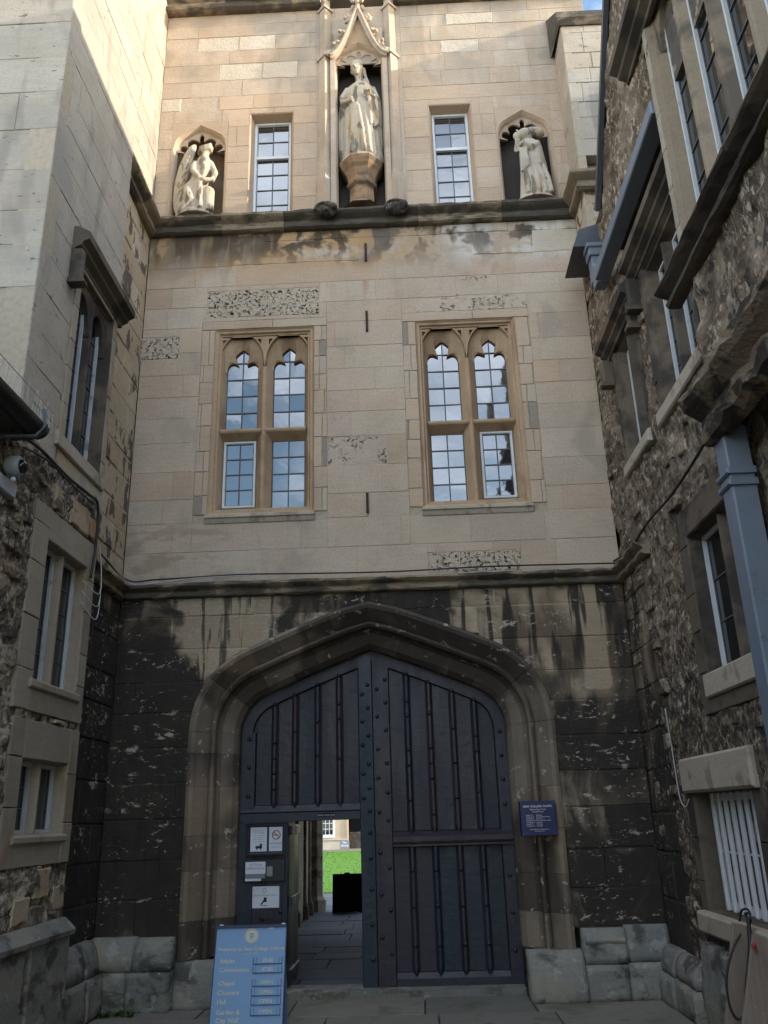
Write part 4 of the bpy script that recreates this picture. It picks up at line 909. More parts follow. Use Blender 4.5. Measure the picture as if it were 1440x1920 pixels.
p=empty('head_height_plate',(0,0,0),'tiny black plate reading mind your head above the wicket','sign'); b=B(); b.box(FD,-.60,-.43,1.672,1.705,0,.006); b.out('plate','black',p); text(p,'MIND YOUR HEAD',FD,-.515,1.680,.0065,.021,'paper','CENTER')
# ------------------------------------------------------------------ blue price board
ab=empty('price_board',(0,0,0),'light blue welcome board with prices and OPEN slats in front of the door','sign board')
tl=Vector((0,.19,.79)).normalized(); FA=Frame((-1.325,-1.15,.0),(1,0,0),(0,-tl.z,tl.y)); FA.v=tl
b=B(); b.box(FA,0,.60,.0,.80,-.025,0); b.out('panel','signblue',ab)
b=B(); b.box(FA,-.008,.608,.80,.822,-.03,.012); b.box(FA,-.008,0,.0,.80,-.03,.003); b.box(FA,.60,.608,0,.80,-.03,.003); b.out('edge_frame','signedge',ab)
FA2=Frame((-1.325,-.72,.0),(1,0,0),(0,.96,.27)); FA2.v=Vector((0,-.27,.96)).normalized(); b=B(); b.box(FA2,0.01,.59,0,.80,-.02,0); b.out('rear_leg_panel','signblue',ab)
for u in(.02,.56):
    b=B(); b.box(FA,u,u+.03,.822,.832,-.02,.0); b.out('clip','paper',ab)
def vv(z): return (z-.0)*.815/.79+.0
seal=B(); c0=FA(.305,vv(.715),.001)
def ring(r0,r1,w,n=28):
    v=[];f=[]
    for i in range(n):
        a=2*math.pi*i/n
        for r in(r0,r1): v.append(c0+(FA.u*math.cos(a)+FA.v*math.sin(a))*r+FA.w*w)
    for i in range(n): j=(i+1)%n; f.append((2*i,2*i+1,2*j+1,2*j))
    seal.add(v,f)
ring(.05,.058,.001); ring(.0,.047,.0005); so=seal.out('college_seal','gold',ab)
sh=B(); sh.prism(FA,[(.285,vv(.725)),(.288,vv(.70)),(.305,vv(.685)),(.322,vv(.70)),(.325,vv(.725)),(.325,vv(.735)),(.285,vv(.735))],.0015,.003); sh.out('shield','signblue',so)
for dx,dy in((-.010,.004),(.010,.004),(0,-.012)):
    sh=B(); sh.box(FA,.305+dx-.004,.305+dx+.004,vv(.715)+dy-.005,vv(.715)+dy+.005,.003,.004); sh.out('rose','gold',so)
text(ab,'Welcome to New College Oxford',FA,.305,vv(.605),.001,.0405,'gold','CENTER',bold=.006); text(ab,'founded 1379',FA,.305,vv(.575),.001,.020,'gold','CENTER')
for s,z in(('Adults',.515),('Concessions',.45),('Chapel',.355),('Cloisters',.287),('Hall',.222),('Garden &',.15),('City Wall',.093)): text(ab,s,FA,.045,vv(z),.001,.050,'gold',bold=.008)
for s,z in(('£8.00',.53),('£7.00',.465),('OPEN',.37),('OPEN',.302),('OPEN',.238),('OPEN',.165)):
    o=B(); zc=vv(z); o.box(FA,.335,.575,zc-.024,zc+.024,.0,.006); o=o.out('price_slat','signblue',ab)
    b=B(); b.box(FA,.33,.58,zc-.029,zc-.024,0,.009); b.box(FA,.33,.334,zc-.029,zc+.026,0,.009); b.box(FA,.576,.58,zc-.029,zc+.026,0,.009); b.box(FA,.357,.360,zc-.024,zc+.024,.006,.009); b.box(FA,.55,.553,zc-.024,zc+.024,.006,.009); b.out('slat_holder','signedge',o)
    text(o,s,FA,.455,zc-.014,.0065,.042,'gold','CENTER',bold=.008)
b=B(); b.box(FA,.45,.49,vv(.765),vv(.778),0,.002); b.out('sticker','whitetext',ab)
# ------------------------------------------------------------------ navy chapel plaque
FPq=FY(-.10); pq=empty('chapel_plaque',(0,0,0),'navy blue plaque of chapel service times fixed to the right door jamb','sign')
b=B(); b.cbox(FPq,1.475,1.83,1.435,1.76,-.12,.0,.004); b.out('plate','navy',pq)
text(pq,'NEW COLLEGE CHAPEL',FPq,1.652,1.700,.001,.027,'whitetext','CENTER',bold=.01); text(pq,'Michaelmas Term',FPq,1.652,1.672,.001,.022,'whitetext','CENTER'); text(pq,'Evening Services',FPq,1.652,1.653,.001,.017,'whitetext','CENTER')
for k,(a,c) in enumerate((('Sunday 5.45','Evensong'),('Monday 6.15','Evensong (boys voices)'),('Tuesday 6.15','Evensong'),('Wednesday 6.15','Evensong (men\'s voices)'),('Thursday 6.15','Evensong'),('Friday 6.15','Evensong'),('Saturday 6.15','Evensong'))):
    text(pq,a,FPq,1.53,1.622-.0165*k,.001,.0145,'whitetext'); text(pq,c,FPq,1.63,1.622-.0165*k,.001,.0145,'whitetext')
text(pq,'All are welcome to attend services',FPq,1.652,1.49,.001,.0135,'whitetext','CENTER'); text(pq,'www.new.ox.ac.uk',FPq,1.652,1.474,.001,.0125,'whitetext','CENTER')
for u,v in((1.49,1.45),(1.815,1.45),(1.49,1.745),(1.815,1.745)):
    b=B(); b.lathe(FPq(u,v,0),[(.004,0),(.003,.003)],8,axis='y'); b.out('screw','steel',pq)
# ------------------------------------------------------------------ through the wicket: passage floor, quad, far range
fl=bpy.data.objects.new('passage_floor',None); COL.objects.link(fl); fl['kind']='structure'; g=random.Random(9); y=.72
while y<12.4:
    y1=y+g.uniform(.5,.8); x=-1.58 if y<8.3 else -4.
    xe=1.58 if y<8.3 else 4.
    while x<xe-.05:
        x1=min(xe,x+g.uniform(.5,1.0)); x1=xe if xe-x1<.3 else x1; b=B(); slab(b,x,x1,y,y1,g.uniform(-.004,.004)); b.out('flagstone','flag',fl); x=x1
    y=y1
lw_=B(); lw_.box(FG,-30,30,12.5,38.2,-.1,.03); struct(lw_.out('lawn','grass'))
gp=B(); gp.box(FG,-30,30,38.2,41.9,-.1,.0); struct(gp.out('quad_path','pave'))
gr_=random.Random(77); tv=[];tf=[]
for k in range(5200):
    x=gr_.uniform(-7.5,1.); y=12.5+25.*gr_.random()**1.6; a=gr_.uniform(0,6.28); h=gr_.uniform(.02,.05); w_=.006+.0007*y; q=len(tv); tv+=[(x-w_*math.cos(a),y-w_*math.sin(a),.02),(x+w_*math.cos(a),y+w_*math.sin(a),.02),(x+gr_.uniform(-.02,.02),y+gr_.uniform(-.02,.02),.03+h)]; tf.append((q,q+1,q+2))
o=mk('grass_blades',tv,tf,'grass'); o['kind']='stuff'; tag(o,'short green grass blades standing on the quad lawn','grass')
far=empty('quad_range',(0,0,0),'warm stone college range with a white sash window across the lawn','building'); FQ=FY(41.9)
wall=[(-9,-5.7),(-4.15,-3.42),(-2.52,6)]
b=B(); b.box(FQ,-12,-5.75,0,9,-3,0); b.box(FQ,-5.75,-4.2,0,.62,-3,0); b.box(FQ,-5.75,-4.2,2.6,9,-3,0); b.box(FQ,-4.2,-3.45,0,9,-3,0); b.box(FQ,-3.45,-2.5,2.0,9,-3,0); b.box(FQ,-2.5,9,0,9,-3,0); b.out('wall','peach',far)
b=B(); b.box(FQ,-12,-3.55,0,.50,-.1,.06); b.box(FQ,-12,-3.55,.50,.56,-.1,.12); b.out('plinth','white',far)
b=B(); rect_frame(b,FQ,(-5.75,-4.2,.62,2.6),[(0,.01),(0,.04),(.12,.04),(.12,-.1)]); b.box(FQ,-5.65,-4.3,.64,.80,-.1,.05); wn=b.out('window','paint',far)
for i in range(1,6): q=B(); x=-5.63+i*.222; q.box(FQ,x-.018,x+.018,.8,2.5,-.07,-.03); q.out('glazing_bar','paint',wn)
for j in range(1,6): q=B(); z=.8+j*.30; q.box(FQ,-5.65,-4.3,z-.018,z+.018,-.07,-.028); q.out('glazing_bar','paint',wn)
for i in range(6):
    for j in range(6): x=-5.63+i*.222; z=.8+j*.3; mk('pane',[FQ(x,z,-.06),FQ(x+.222,z,-.06),FQ(x+.222,z+.3,-.06),FQ(x,z+.3,-.06)],[(0,1,2,3)],'glassdark',wn)
b=B(); b.box(FQ,-3.45,-2.5,0,2.0,-.8,-.35); dr=b.out('door','black',far)
b=B(); b.box(FQ,-3.40,-2.55,0,.9,-.35,-.3); b.out('lower_panel','arch',dr)
b=B(); rect_frame(b,FQ,(-3.55,-2.4,-.1,2.1),[(0,-.01),(0,.05),(.10,.05),(.12,-.2)]); b.out('door_surround','peach',dr)
ls=empty('library_board',(0,0,0),'small grey standing board with white words by the far doorway','sign board'); FS=FY(41.4); b=B(); b.cbox(FS,-3.88,-3.36,.03,.50,-.03,0,.01); b.out('panel','ink',ls); text(ls,'The\nLibrary',FS,-3.62,.32,.002,.15,'whitetext','CENTER',bold=.02)
bb_=empty('black_a_board',(0,0,0),'black A-board with a scalloped bottom edge seen from behind at the passage end','sign board'); FK=FY(8.1)
P=[(-1.18,.0)]+[(-1.18+.56*i/20,.0 if i<3 or i>17 else .035+.018*math.cos(i*1.3)) for i in range(1,20)]+[(-.62,0),(-.63,.67),(-1.17,.67)]
b=B(); b.prism(FK,P,-.03,0); b.out('panel','black',bb_)
FK2=Frame((0,8.35,0),(1,0,0),(0,-.93,-.36)); FK2.v=Vector((0,-.36,.93)).normalized(); b=B(); b.box(FK2,-1.15,-.65,.0,.70,-.03,0); b.out('rear_panel','black',bb_)
b=B(); b.box(FK,-.95,-.85,.67,.69,-.025,-.005); b.out('top_handle','black',bb_)
# ------------------------------------------------------------------ left range
LB=empty('left_range',(0,0,0),'tall pale ashlar range over dark rubble with stone mullioned windows, left of the gatehouse','building')
XL=-2.6; FLb=FL(XL); FC=FL(-2.75); YE=-1.24; YA=-3.1
lr=random.Random(41)
WU=(-2.36,YE,4.80,6.95); WM=(-2.62,YE,2.52,4.22); WB=(-2.58,YE,1.36,2.46)
# pale ashlar above, chamfered joints
def ashm(u,v,p):
    if v<5.0 and lr.random()<.25: return ('quoin',.01,.004)
    return 'ashlar'
cl=[r for r in cells(YA,YE,4.62,12.9,lr,(.30,.42),(.42,.95),holes=[WU]) if r[1]-r[0]>.05]
masonry(LB,FLb,[rectpoly(r) for r in cl],ashm,lr,gap=.005,ch=.004,dep=.003,limit=150,mortar='mortar',mdepth=.25,mw=-.006)
FAe=FY(YA)
def fam(u,v,p): return ('quoin',.02,.012) if v<6.05 and u>-3.3 else 'ashlar'
masonry(LB,FAe,[rectpoly(r) for r in cells(-4.6,XL,4.3,12.9,lr,(.34,.46),(.6,1.1))],fam,lr,gap=.005,ch=.005,dep=.004,limit=60,mdepth=.2,mw=-.006)
# recessed strip beside the gatehouse corner
masonry(LB,FC,[rectpoly(r) for r in cells(YE-.02,0,.62,3.99,lr,(.32,.42),(.5,.8))],lambda u,v,p:('sooty',.008,.006),lr,gap=.005,ch=.006,mortar='sooty',limit=40,mdepth=.2)
masonry(LB,FC,[rectpoly(r) for r in cells(YE-.02,0,4.17,8.86,lr,(.26,.40),(.28,.6))],lambda u,v,p:('quoin',.012,.008),lr,gap=.007,ch=.006,limit=60,mdepth=.2)
masonry(LB,FC,[rectpoly(r) for r in cells(YE-.02,0,9.14,12.9,lr,(.26,.40),(.4,.7))],lambda u,v,p:'ashlar',lr,gap=.006,ch=.005,limit=60,mdepth=.2)
string_len(FC,YE-.02,0,P1,'string',LB,'string_course',sr,m1=-1); string_len(FC,YE-.02,0,P2,'string',LB,'string_course',sr,m1=-1)
for (u0,u1,v0,v1,w,sl) in [(YE,-.62,-.02,.34,.20,0),(-.62,-.2,-.02,.34,.20,0),(YE,-.55,.34,.62,.16,.1),(-.55,-.18,.34,.63,.16,.1)]: lump_block(FC,u0,u1,v0,v1,w,'plinth','plinth_stone',pr,sl,parent=LB)
core=B(); core.box(FF,-6,-2.768,-.05,12.9,-1.,1.2); core.box(FF,-6,-2.86,-.05,12.9,1.2,3.0); core.box(FF,-6,-2.9,-.05,4.5,3.0,14.); core.out('wall_core','mortar_dark',LB)
# eroded rubble below
rubble(LB,FLb,-3.45,YE,0,4.64,[WM,WB],'rubbleL',.034,.045,seed=3.3)
rubble(LB,FLb,-14.,-3.45,-.05,4.64,[],'rubbleL',.25,.06,seed=4.,name='rubble_face')
eb=B(); eb.box(FLb,YE-.02,YE,0,4.64,-.3,-.0); eb.out('corner_edge','quoin',LB)
sp=[]; 
while len(sp)<34:
    u,v=lr.uniform(-3.3,YE-.12),lr.uniform(.95,4.5); a,h=lr.uniform(.06,.15),lr.uniform(.04,.085)
    if any(x0-a<u<x1+a and y0-h<v<y1+h for x0,x1,y0,y1 in(WM,WB)): continue
    if any(abs(u-q[0])<a+q[2] and abs(v-q[1])<h+q[3] for q in sp): 
        if lr.random()<.98: continue
    sp.append((u,v,a,h))
rough_stones(LB,FLb,sp,'rubbleL',lr)
# dressed stones scattered in the rubble
for (u0,u1,v0,v1) in((-2.3,-2.12,4.23,4.48),(-1.95,-1.5,4.23,4.50),(-1.5,-1.26,4.24,4.45),(-1.82,-1.62,2.47,2.51),(-1.9,-1.6,1.10,1.34),(-1.55,-1.27,1.0,1.2),(-2.25,-1.95,.95,1.15)):
    bb=B(); block(bb,FLb,rectpoly((u0,u1,v0,v1)),.006,.012,.022,lr,.022,back=-.05); bb.out('dressed_stone','quoin',LB)
# base pier with sloping cap, cement rendered
for u0,u1 in((-2.02,-1.26),(-2.9,-2.12)):
    b=B(); b.cbox(FLb,u0,u1,-.02,.80,-.05,.10,.012); b.out('rendered_base','plinth',LB)
b=B(); b.cbox(FLb,-3.2,-1.24,-.02,.80,-.05,.06,.012); b.out('base_wall','rubbleL',LB)
P=[(-.05,.80),(.125,.80),(.13,.84),(.03,.93),(-.05,.93)]; k=len(P); b=B(); b.add([FLb(-3.2,z,w) for w,z in P]+[FLb(-1.23,z,w) for w,z in P],[(i,k+i,k+(i+1)%k,(i+1)%k) for i in range(k)]+[tuple(reversed(range(k))),tuple(k+i for i in range(k))]); b.out('base_cap','plinth',LB)
# generic square-headed mullioned window for the side ranges
def surround(parent,fr,R0,op,mat,g,name='surround_stone'):
    for r in sub(R0,[op]):
        a,c,d,e=r
        if e-d>c-a:
            z=d
            while z<e-1e-4:
                z2=min(e,z+g.uniform(.28,.45)); z2=e if e-z2<.15 else z2; bb=B()
                if block(bb,fr,rectpoly((a,c,z,z2)),.004,.005,.012+g.uniform(-.003,.003),g,.004,back=-.3): bb.out(name,mat,parent)
                z=z2
        else:
            bb=B()
            if block(bb,fr,rectpoly(r),.004,.005,.012+g.uniform(-.003,.003),g,.004,back=-.3): bb.out(name,mat,parent)
def side_window(parent,fr,op,n,mat,label,g,depth=.20,splay=.05,mw=.035,paint='paintgrey',arch=False,glass='glassdark',nv=5,nu=1,fw=.028,sillmat=None):
    u0,u1,v0,v1=op; b=B(); rect_frame(b,fr,op,[(0,.010),(.006,.004),(splay*.3,-.03),(splay*.55,-.03),(splay,-depth+.02),(splay,-depth-.06)]); win=b.out('window',mat,parent); win['label']=label
    a,c,d,e=u0+splay,u1-splay,v0+splay,v1-splay; lw=(c-a-(n-1)*2*mw)/n
    for i in range(n):
        x=a+i*(lw+2*mw)
        if i: mb=B(); mullion(mb,fr,x-mw,d,e,mw*.45,mw,-depth,-.035); mb.out('mullion',mat,win)
        fb=B(); rect_frame(fb,fr,(x,x+lw,d,e),[(0,-depth-.03),(0,-depth+.035),(fw,-depth+.035),(fw,-depth-.03)]); fb.out('casement',paint,win)
        pane_grid(fr,win,x+fw,x+lw-fw,d+fw,e-fw,nu,nv,-depth,g,glass,tilt=.004,bar=.005)
        if arch:
            cx=x+lw/2; tr=pointed(cx,lw/2-.004,e-.42,e-.30,e-.04,9); rc=[(cx+lw/2,e-.42)]+[(q[0],e+.01) if 0 else (max(cx-lw/2-.02,min(cx+lw/2+.02,cx+(q[0]-cx)*1.5)),e+.02) for q in tr[1:-1]]+[(cx-lw/2,e-.42)]
            hb=B(); hb.rings(fr,[(rc,-depth+.10),(tr,-depth+.075),(tr,-depth+.0)],cap1=False,closed=False); hb.out('arched_head',mat,win)
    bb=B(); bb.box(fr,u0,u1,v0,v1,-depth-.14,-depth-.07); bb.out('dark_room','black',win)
    return win
def hood(parent,fr,u0,u1,v,mat,drop=.3,pr=.14,ends=(1,1),name='hood_mould'):
    P=[(-.02,v),(.02,v),(.03,v+.03),(pr*.55,v+.06),(pr*.6,v+.09),(pr,v+.12),(pr,v+.20),(.04,v+.27),(-.02,v+.27)]; k=len(P); b=B()
    b.add([fr(u0,z,w) for w,z in P]+[fr(u1,z,w) for w,z in P],[(i,k+i,k+(i+1)%k,(i+1)%k) for i in range(k)]+[tuple(reversed(range(k))),tuple(k+i for i in range(k))])
    o=b.out(name,mat,parent)
    for on,x,s in((ends[0],u0,1),(ends[1],u1,-1)):
        if on:
            q=B(); x0,x1=(x,x+.075) if s>0 else (x-.075,x); q.cbox(fr,x0,x1,v-drop,v+.01,-.02,pr*.75,.02); q.cbox(fr,x0-.02,x1+.02,v-drop-.05,v-drop,-.02,pr*.95,.015); q.out('label_stop',mat,o)
    return o
surround(LB,FLb,WU,(-2.24,-1.36,4.95,6.72),'newstone',lr); surround(LB,FLb,WM,(-2.33,-1.43,2.77,3.95),'newstone',lr); surround(LB,FLb,WB,(-2.34,-1.44,1.59,2.16),'newstone',lr)
side_window(LB,FLb,(-2.24,-1.36,4.95,6.72),2,'darkframe','two-light arched window under the square hood mould',lr,depth=.14,splay=.06,arch=True,nv=6)
hood(LB,FLb,-2.52,-1.16,6.76,'darkframe',.32,.16,(1,0))
side_window(LB,FLb,(-2.33,-1.43,2.77,3.95),2,'newstone','two-light square window in the dark rubble',lr,depth=.13,splay=.015,mw=.045)
side_window(LB,FLb,(-2.34,-1.44,1.59,2.16),2,'newstone','small two-light window low in the rubble',lr,depth=.13,splay=.015,mw=.045,nv=3)
for op in((-2.4,-1.36,2.70,2.77),(-2.4,-1.37,1.53,1.59)):
    b=B(); b.cbox(FLb,op[0],op[1],op[2],op[3],-.2,.035,.012); b.out('sill','newstone',LB)
b=B(); b.cbox(FLb,-2.42,-1.25,4.80,4.94,-.2,.03,.012); b.out('sill','palesill',LB)
# lower roof edge with gutter in front of the ashlar block
gt=empty('eaves_gutter',(0,0,0),'black half-round eaves gutter with bird spikes at the left wall','gutter')
gx,gz=-2.34,4.52; b=B(); rows=[]
for y in(-6.,-3.26): rows.append([(gx+.085*math.cos(R(a)),y,gz+.085*math.sin(R(a))) for a in range(180,361,15)]+[(gx+.078*math.cos(R(a)),y,gz+.078*math.sin(R(a))) for a in range(360,179,-15)])
b.sweep(None,rows); n=13; v0=len(b.v); b.add([rows[1][i] for i in range(n)],[tuple(range(n))]); b.out('trough','blackpvc',gt)
for y in(-3.34,-4.2,-5.1):
    b=B(); b.tube([(gx-.26,y,gz-.12)]+[(gx+.094*math.cos(R(a)),y,gz+.094*math.sin(R(a))) for a in range(200,361,20)],.013,6); b.out('bracket','blackpvc',gt)
b=B(); b.tube([(gx+.088,-3.40,gz+.10),(gx+.09,-3.36,gz-.02),(gx+.03,-3.36,gz-.10),(gx-.2,-3.38,gz-.10)],.014,6); b.out('grey_strap','greypipe',gt)
b=B(); y=-5.6
while y<-3.14: b.tube([(gx+.05+lr.uniform(-.01,.01),y,gz),(gx+.05+lr.uniform(-.03,.03),y+.01,gz+.20+lr.uniform(-.02,.03))],.0022,4); y+=.052
b.tube([(gx+.05,-5.6,gz+.19),(gx+.05,-3.14,gz+.19)],.0028,4); b.out('bird_spikes','steel',gt)
rf=B(); rf.box(FF,-6,-2.44,4.50,4.62,3.12,9.); rf.add([(-2.36,-9,4.56),(-2.36,-3.12,4.56),(-4.6,-3.12,6.2),(-4.6,-9,6.2),(-2.36,-9,4.62),(-2.36,-3.12,4.62),(-4.6,-3.12,6.26),(-4.6,-9,6.26)],[(0,3,2,1),(4,5,6,7),(1,2,6,5),(0,1,5,4)]); rf=rf.out('lean_to_roof','slate'); tag(rf,'stone slate roof edge behind the black gutter','roof')
cc=empty('dome_camera',(0,0,0),'grey dome security camera on the rubble wall below the gutter','security camera')
cb=B(); cb.lathe((-2.56,-3.22,4.24),[(.05,-.02),(.075,.0),(.08,.06),(.075,.09),(.06,.10)],16,axis='x'); cb.out('housing','dome',cc,True); cb=B(); cb.ball((-2.46,-3.22,4.235),(.055,.055,.055),14,10); cb.out('dome','glassdark',cc,True)
cb=B(); cb.cbox(FLb,-3.36,-3.08,4.02,4.14,-.02,.06,.01); cb.out('wall_box','dome',cc); cb=B(); cb.ball((-2.50,-3.24,4.12),.022,8,6); cb.out('lamp','paper',cc,True)
def cable(name,label,pts,r,mat,group=None):
    b=B(); out=[]
    P=[Vector(p) for p in pts]
    for i in range(len(P)-1):
        p0,p1,p2,p3=P[max(0,i-1)],P[i],P[i+1],P[min(len(P)-1,i+2)]
        for k in range(6):
            t=k/6; out.append(.5*((2*p1)+(p2-p0)*t+(2*p0-5*p1+4*p2-p3)*t*t+(3*p1-p0-3*p2+p3)*t**3))
    out.append(P[-1]); b.tube(out,r,6); o=b.out(name,mat,None,True); tag(o,label,'cable',group); return o
cable('black_cable','black cable bundle hanging along the top of the left rubble wall',[(-2.52,-3.3,4.50),(-2.54,-2.8,4.58),(-2.54,-2.2,4.57),(-2.54,-1.7,4.60),(-2.54,-1.45,4.58),(-2.545,-1.40,4.2),(-2.55,-1.44,3.85)],.014,'wire')
cable('thin_cable','thin black cable running just under the left wall bundle',[(-2.52,-3.1,4.45),(-2.53,-2.6,4.54),(-2.53,-2.0,4.53),(-2.53,-1.5,4.55)],.008,'wire')
for k in range(3): cable('grey_cable',('highest','middle','lowest')[k]+' of three thin grey cable loops beside the square left window',[(-2.58,-1.55,3.80-.1*k),(-2.50,-1.33,3.72-.12*k),(-2.54,-1.20,3.95),(-2.6,-1.17,4.28)],.005,'wirelight','grey cables by the left window')
cable('string_cable','black cable lying along the top of the lower string course',[(-2.68,-.9,4.26),(-2.66,-.1,4.20),(-2.3,-.10,4.195),(-1.4,-.09,4.22),(-.6,-.1,4.20),(.3,-.09,4.19),(1.3,-.1,4.205),(2.2,-.09,4.20),(2.72,-.1,4.19)],.009,'wire')
cable('pale_string_cable','pale grey cable drooping along the lower string course near the left corner',[(-2.66,-.8,4.25),(-2.63,-.12,4.16),(-2.35,-.13,4.14),(-1.9,-.11,4.19),(-1.3,-.11,4.20)],.007,'wirelight')
# ------------------------------------------------------------------ right range
RB=empty('right_range',(0,0,0),'brown eroded rubble range with hooded windows, right of the gatehouse','building')
XR=2.8; FRr=FR(XR); FRb=FR(2.62); rr=random.Random(51)
V2=(2.05,3.62,4.88,6.62); V3=(.78,1.78,4.90,6.50); V4=(2.02,3.60,2.34,4.02); V5=(1.22,2.95,.66,2.05)
rubble(RB,FRr,0,3.66,.0,7.95,[V2,V3,V4,V5,(0,.84,.40,3.97)],'rubbleR',.036,.05,seed=7.7)
rubble(RB,FRr,3.66,14.,-.05,4.3,[],'rubbleR',.16,.06,seed=2.)
verge=lambda u:7.63+(u-1.75)*1.21
rubble(RB,FRb,1.75,3.62,7.04,10.3,[],'rubbleR',.04,.045,inside=lambda u,v:v<verge(u),seed=9.)
W1=(3.70,6.6,5.40,7.95)
rubble(RB,FRb,3.62,6.6,4.12,10.35,[W1],'rubbleR',.05,.055,seed=5.5)  # top is out of view, cut flat to shape the sun's shadow line
rubble(RB,FRb,6.6,14,4.12,8.0,[],'rubbleR',.2,.055,seed=6.5)  # unseen near end, kept low so facade panes reflect open sky
eb=B(); eb.box(FRb,3.62,3.66,4.12,7.05,-.2,-.01); eb.box(FRb,3.64,6.6,4.12,10.35,-.25,-.19); eb.box(FRb,6.6,14,4.12,7.98,-.25,-.19); eb.box(FRb,1.76,3.66,7.04,7.1,-.2,-.005); eb.out('bay_edge','darkframe',RB)
rc=B(); rc.box(FF,2.98,6,-.05,7.4,-1.,14); rc.box(FF,2.87,3.0,-.05,7.4,-1.,.7); rc.box(FF,2.98,6,7.4,7.9,.5,14); rc.prism(FR(2.7),[(1.8,7.1),(14,7.1),(14,7.98),(6.6,7.98),(6.6,10.33),(4.0,10.33),(1.8,7.65)],-.5,-.03); rc.out('wall_core','mortar_dark',RB)
sp=[]
while len(sp)<48:
    u,v=rr.uniform(.1,3.55),rr.uniform(.7,7.6); a,h=rr.uniform(.06,.15),rr.uniform(.04,.09)
    if any(x0-a<u<x1+a and y0-h<v<y1+h for x0,x1,y0,y1 in(V2,V3,V4,V5)): continue
    if any(abs(u-q[0])<a+q[2] and abs(v-q[1])<h+q[3] for q in sp) and rr.random()<.97: continue
    sp.append((u,v,a,h))
rough_stones(RB,FRr,sp,'rubbleR',rr)
# pale quoins by the gatehouse corner, plinth
masonry(RB,FRr,[rectpoly(r) for r in cells(0,.86,.44,3.98,rr,(.30,.42),(.35,.6))],lambda u,v,p:('sooty',.014,.008),rr,name='corner_stone',gap=.006,ch=.006,mortar='sooty',limit=60,mdepth=.15,mw=-.008)
string_len(FRr,0,1.10,P1,'string',RB,'string_course',sr,m0=-1,rough=.01)
for (u0,u1,v0,v1,w,sl) in [(.12,.62,-.02,.24,.18,0),(.62,1.20,-.02,.24,.17,0),(.10,.55,.24,.46,.14,.06),(.55,1.15,.24,.45,.13,.08)]: lump_block(FRr,u0,u1,v0,v1,w,'plinth','plinth_stone',pr,sl,parent=RB)
lump_block(FRr,1.2,3.2,-.02,.62,.10,'plinth','plinth_stone',pr,.03,parent=RB)
# windows
surround(RB,FRr,V2,(2.14,3.60,5.02,6.52),'darkframe',rr); side_window(RB,FRr,(2.14,3.60,5.02,6.52),3,'darkframe','hooded window half hidden by the projecting bay',rr,depth=.16,splay=.09,paint='paintgrey',nv=5)
hood(RB,FRr,1.92,3.62,6.52,'darkframe',.30,.15,(1,0)); b=B(); b.cbox(FRr,2.05,3.60,4.88,5.02,-.2,.05,.015); b.out('sill','palesill',RB)
surround(RB,FRr,V3,(.86,1.70,5.03,6.40),'darkframe',rr); side_window(RB,FRr,(.86,1.70,5.03,6.40),2,'darkframe','hooded window next to the gatehouse corner',rr,depth=.15,splay=.09,nv=5)
hood(RB,FRr,.62,1.86,6.36,'darkframe',.26,.14,(1,1)); b=B(); b.cbox(FRr,.80,1.76,4.90,5.03,-.2,.05,.015); b.out('sill','palesill',RB)
surround(RB,FRr,V4,(2.24,3.46,2.64,3.78),'darkframe',rr); side_window(RB,FRr,(2.24,3.46,2.64,3.78),2,'darkframe','two-light square window beside the grey downpipe',rr,depth=.14,splay=.015,mw=.055,paint='paint',nv=3,fw=.035)
b=B(); b.cbox(FRr,2.18,3.5,2.46,2.64,-.2,.04,.012); b.out('sill','palesill',RB)
# barred window
o5=(1.40,2.74,.86,1.77); surround(RB,FRr,V5,o5,'darkframe',rr)
b=B(); b.cbox(FRr,1.28,2.9,1.77,2.05,-.1,.06,.02); b.out('lintel','palesill',RB); b=B(); b.cbox(FRr,1.3,2.95,.70,.86,-.2,.09,.02); b.out('sill','palesill',RB)
b=B(); rect_frame(b,FRr,o5,[(0,.01),(.01,-.02),(.012,-.24)]); bw=b.out('window','darkframe',RB); bw['label']='barred window with white painted bars behind the leaning boards'
b=B(); rect_frame(b,FRr,(1.44,2.72,.88,1.75),[(0,-.22),(0,-.12),(.05,-.12),(.05,-.22)]); b.out('window_frame','paint',bw)
mk('pane',[FRr(1.45,.9,-.19),FRr(2.72,.9,-.19),FRr(2.72,1.74,-.19),FRr(1.45,1.74,-.19)],[(0,1,2,3)],'curtain',bw)
for k in range(9):
    u=1.50+k*.15; b=B(); b.cbox(FRr,u-.024,u+.024,.87,1.76,-.13,-.105,.006); b.out('bar','paint',bw)
b=B(); b.cbox(FRr,1.44,2.72,1.30,1.315,-.15,-.132,.003); b.out('cross_bar','paint',bw)
# big traceried window of the bay
side_window(RB,FRb,W1,6,'bayframe','tall traceried window of the projecting bay',rr,depth=.14,splay=.08,mw=.07,arch=True,paint='paintgrey',glass='glassdark',nv=8,fw=.022)
for u0,u1 in((3.62,3.70),):
    z=5.45
    while z<7.9: bb=B(); block(bb,FRb,rectpoly((u0,u1+.0,z,z+.36)),.004,.005,.02,rr,.004,back=-.2); bb.out('surround_stone','newstone',RB); z+=.36
hood(RB,FRb,3.12,7.0,7.80,'darkframe',.02,.17,(0,0))
Pb=string_profile(5.28,5.47,.17); string_len(FRb,3.36,7.5,Pb,'darkframe',RB,'string_course',sr,ln=(1.2,1.8))
string_len(FRb,3.64,7.5,string_profile(3.98,4.44,.22),'corbel',RB,'moulded_corbel',sr,ln=(.5,.9),rough=.016)
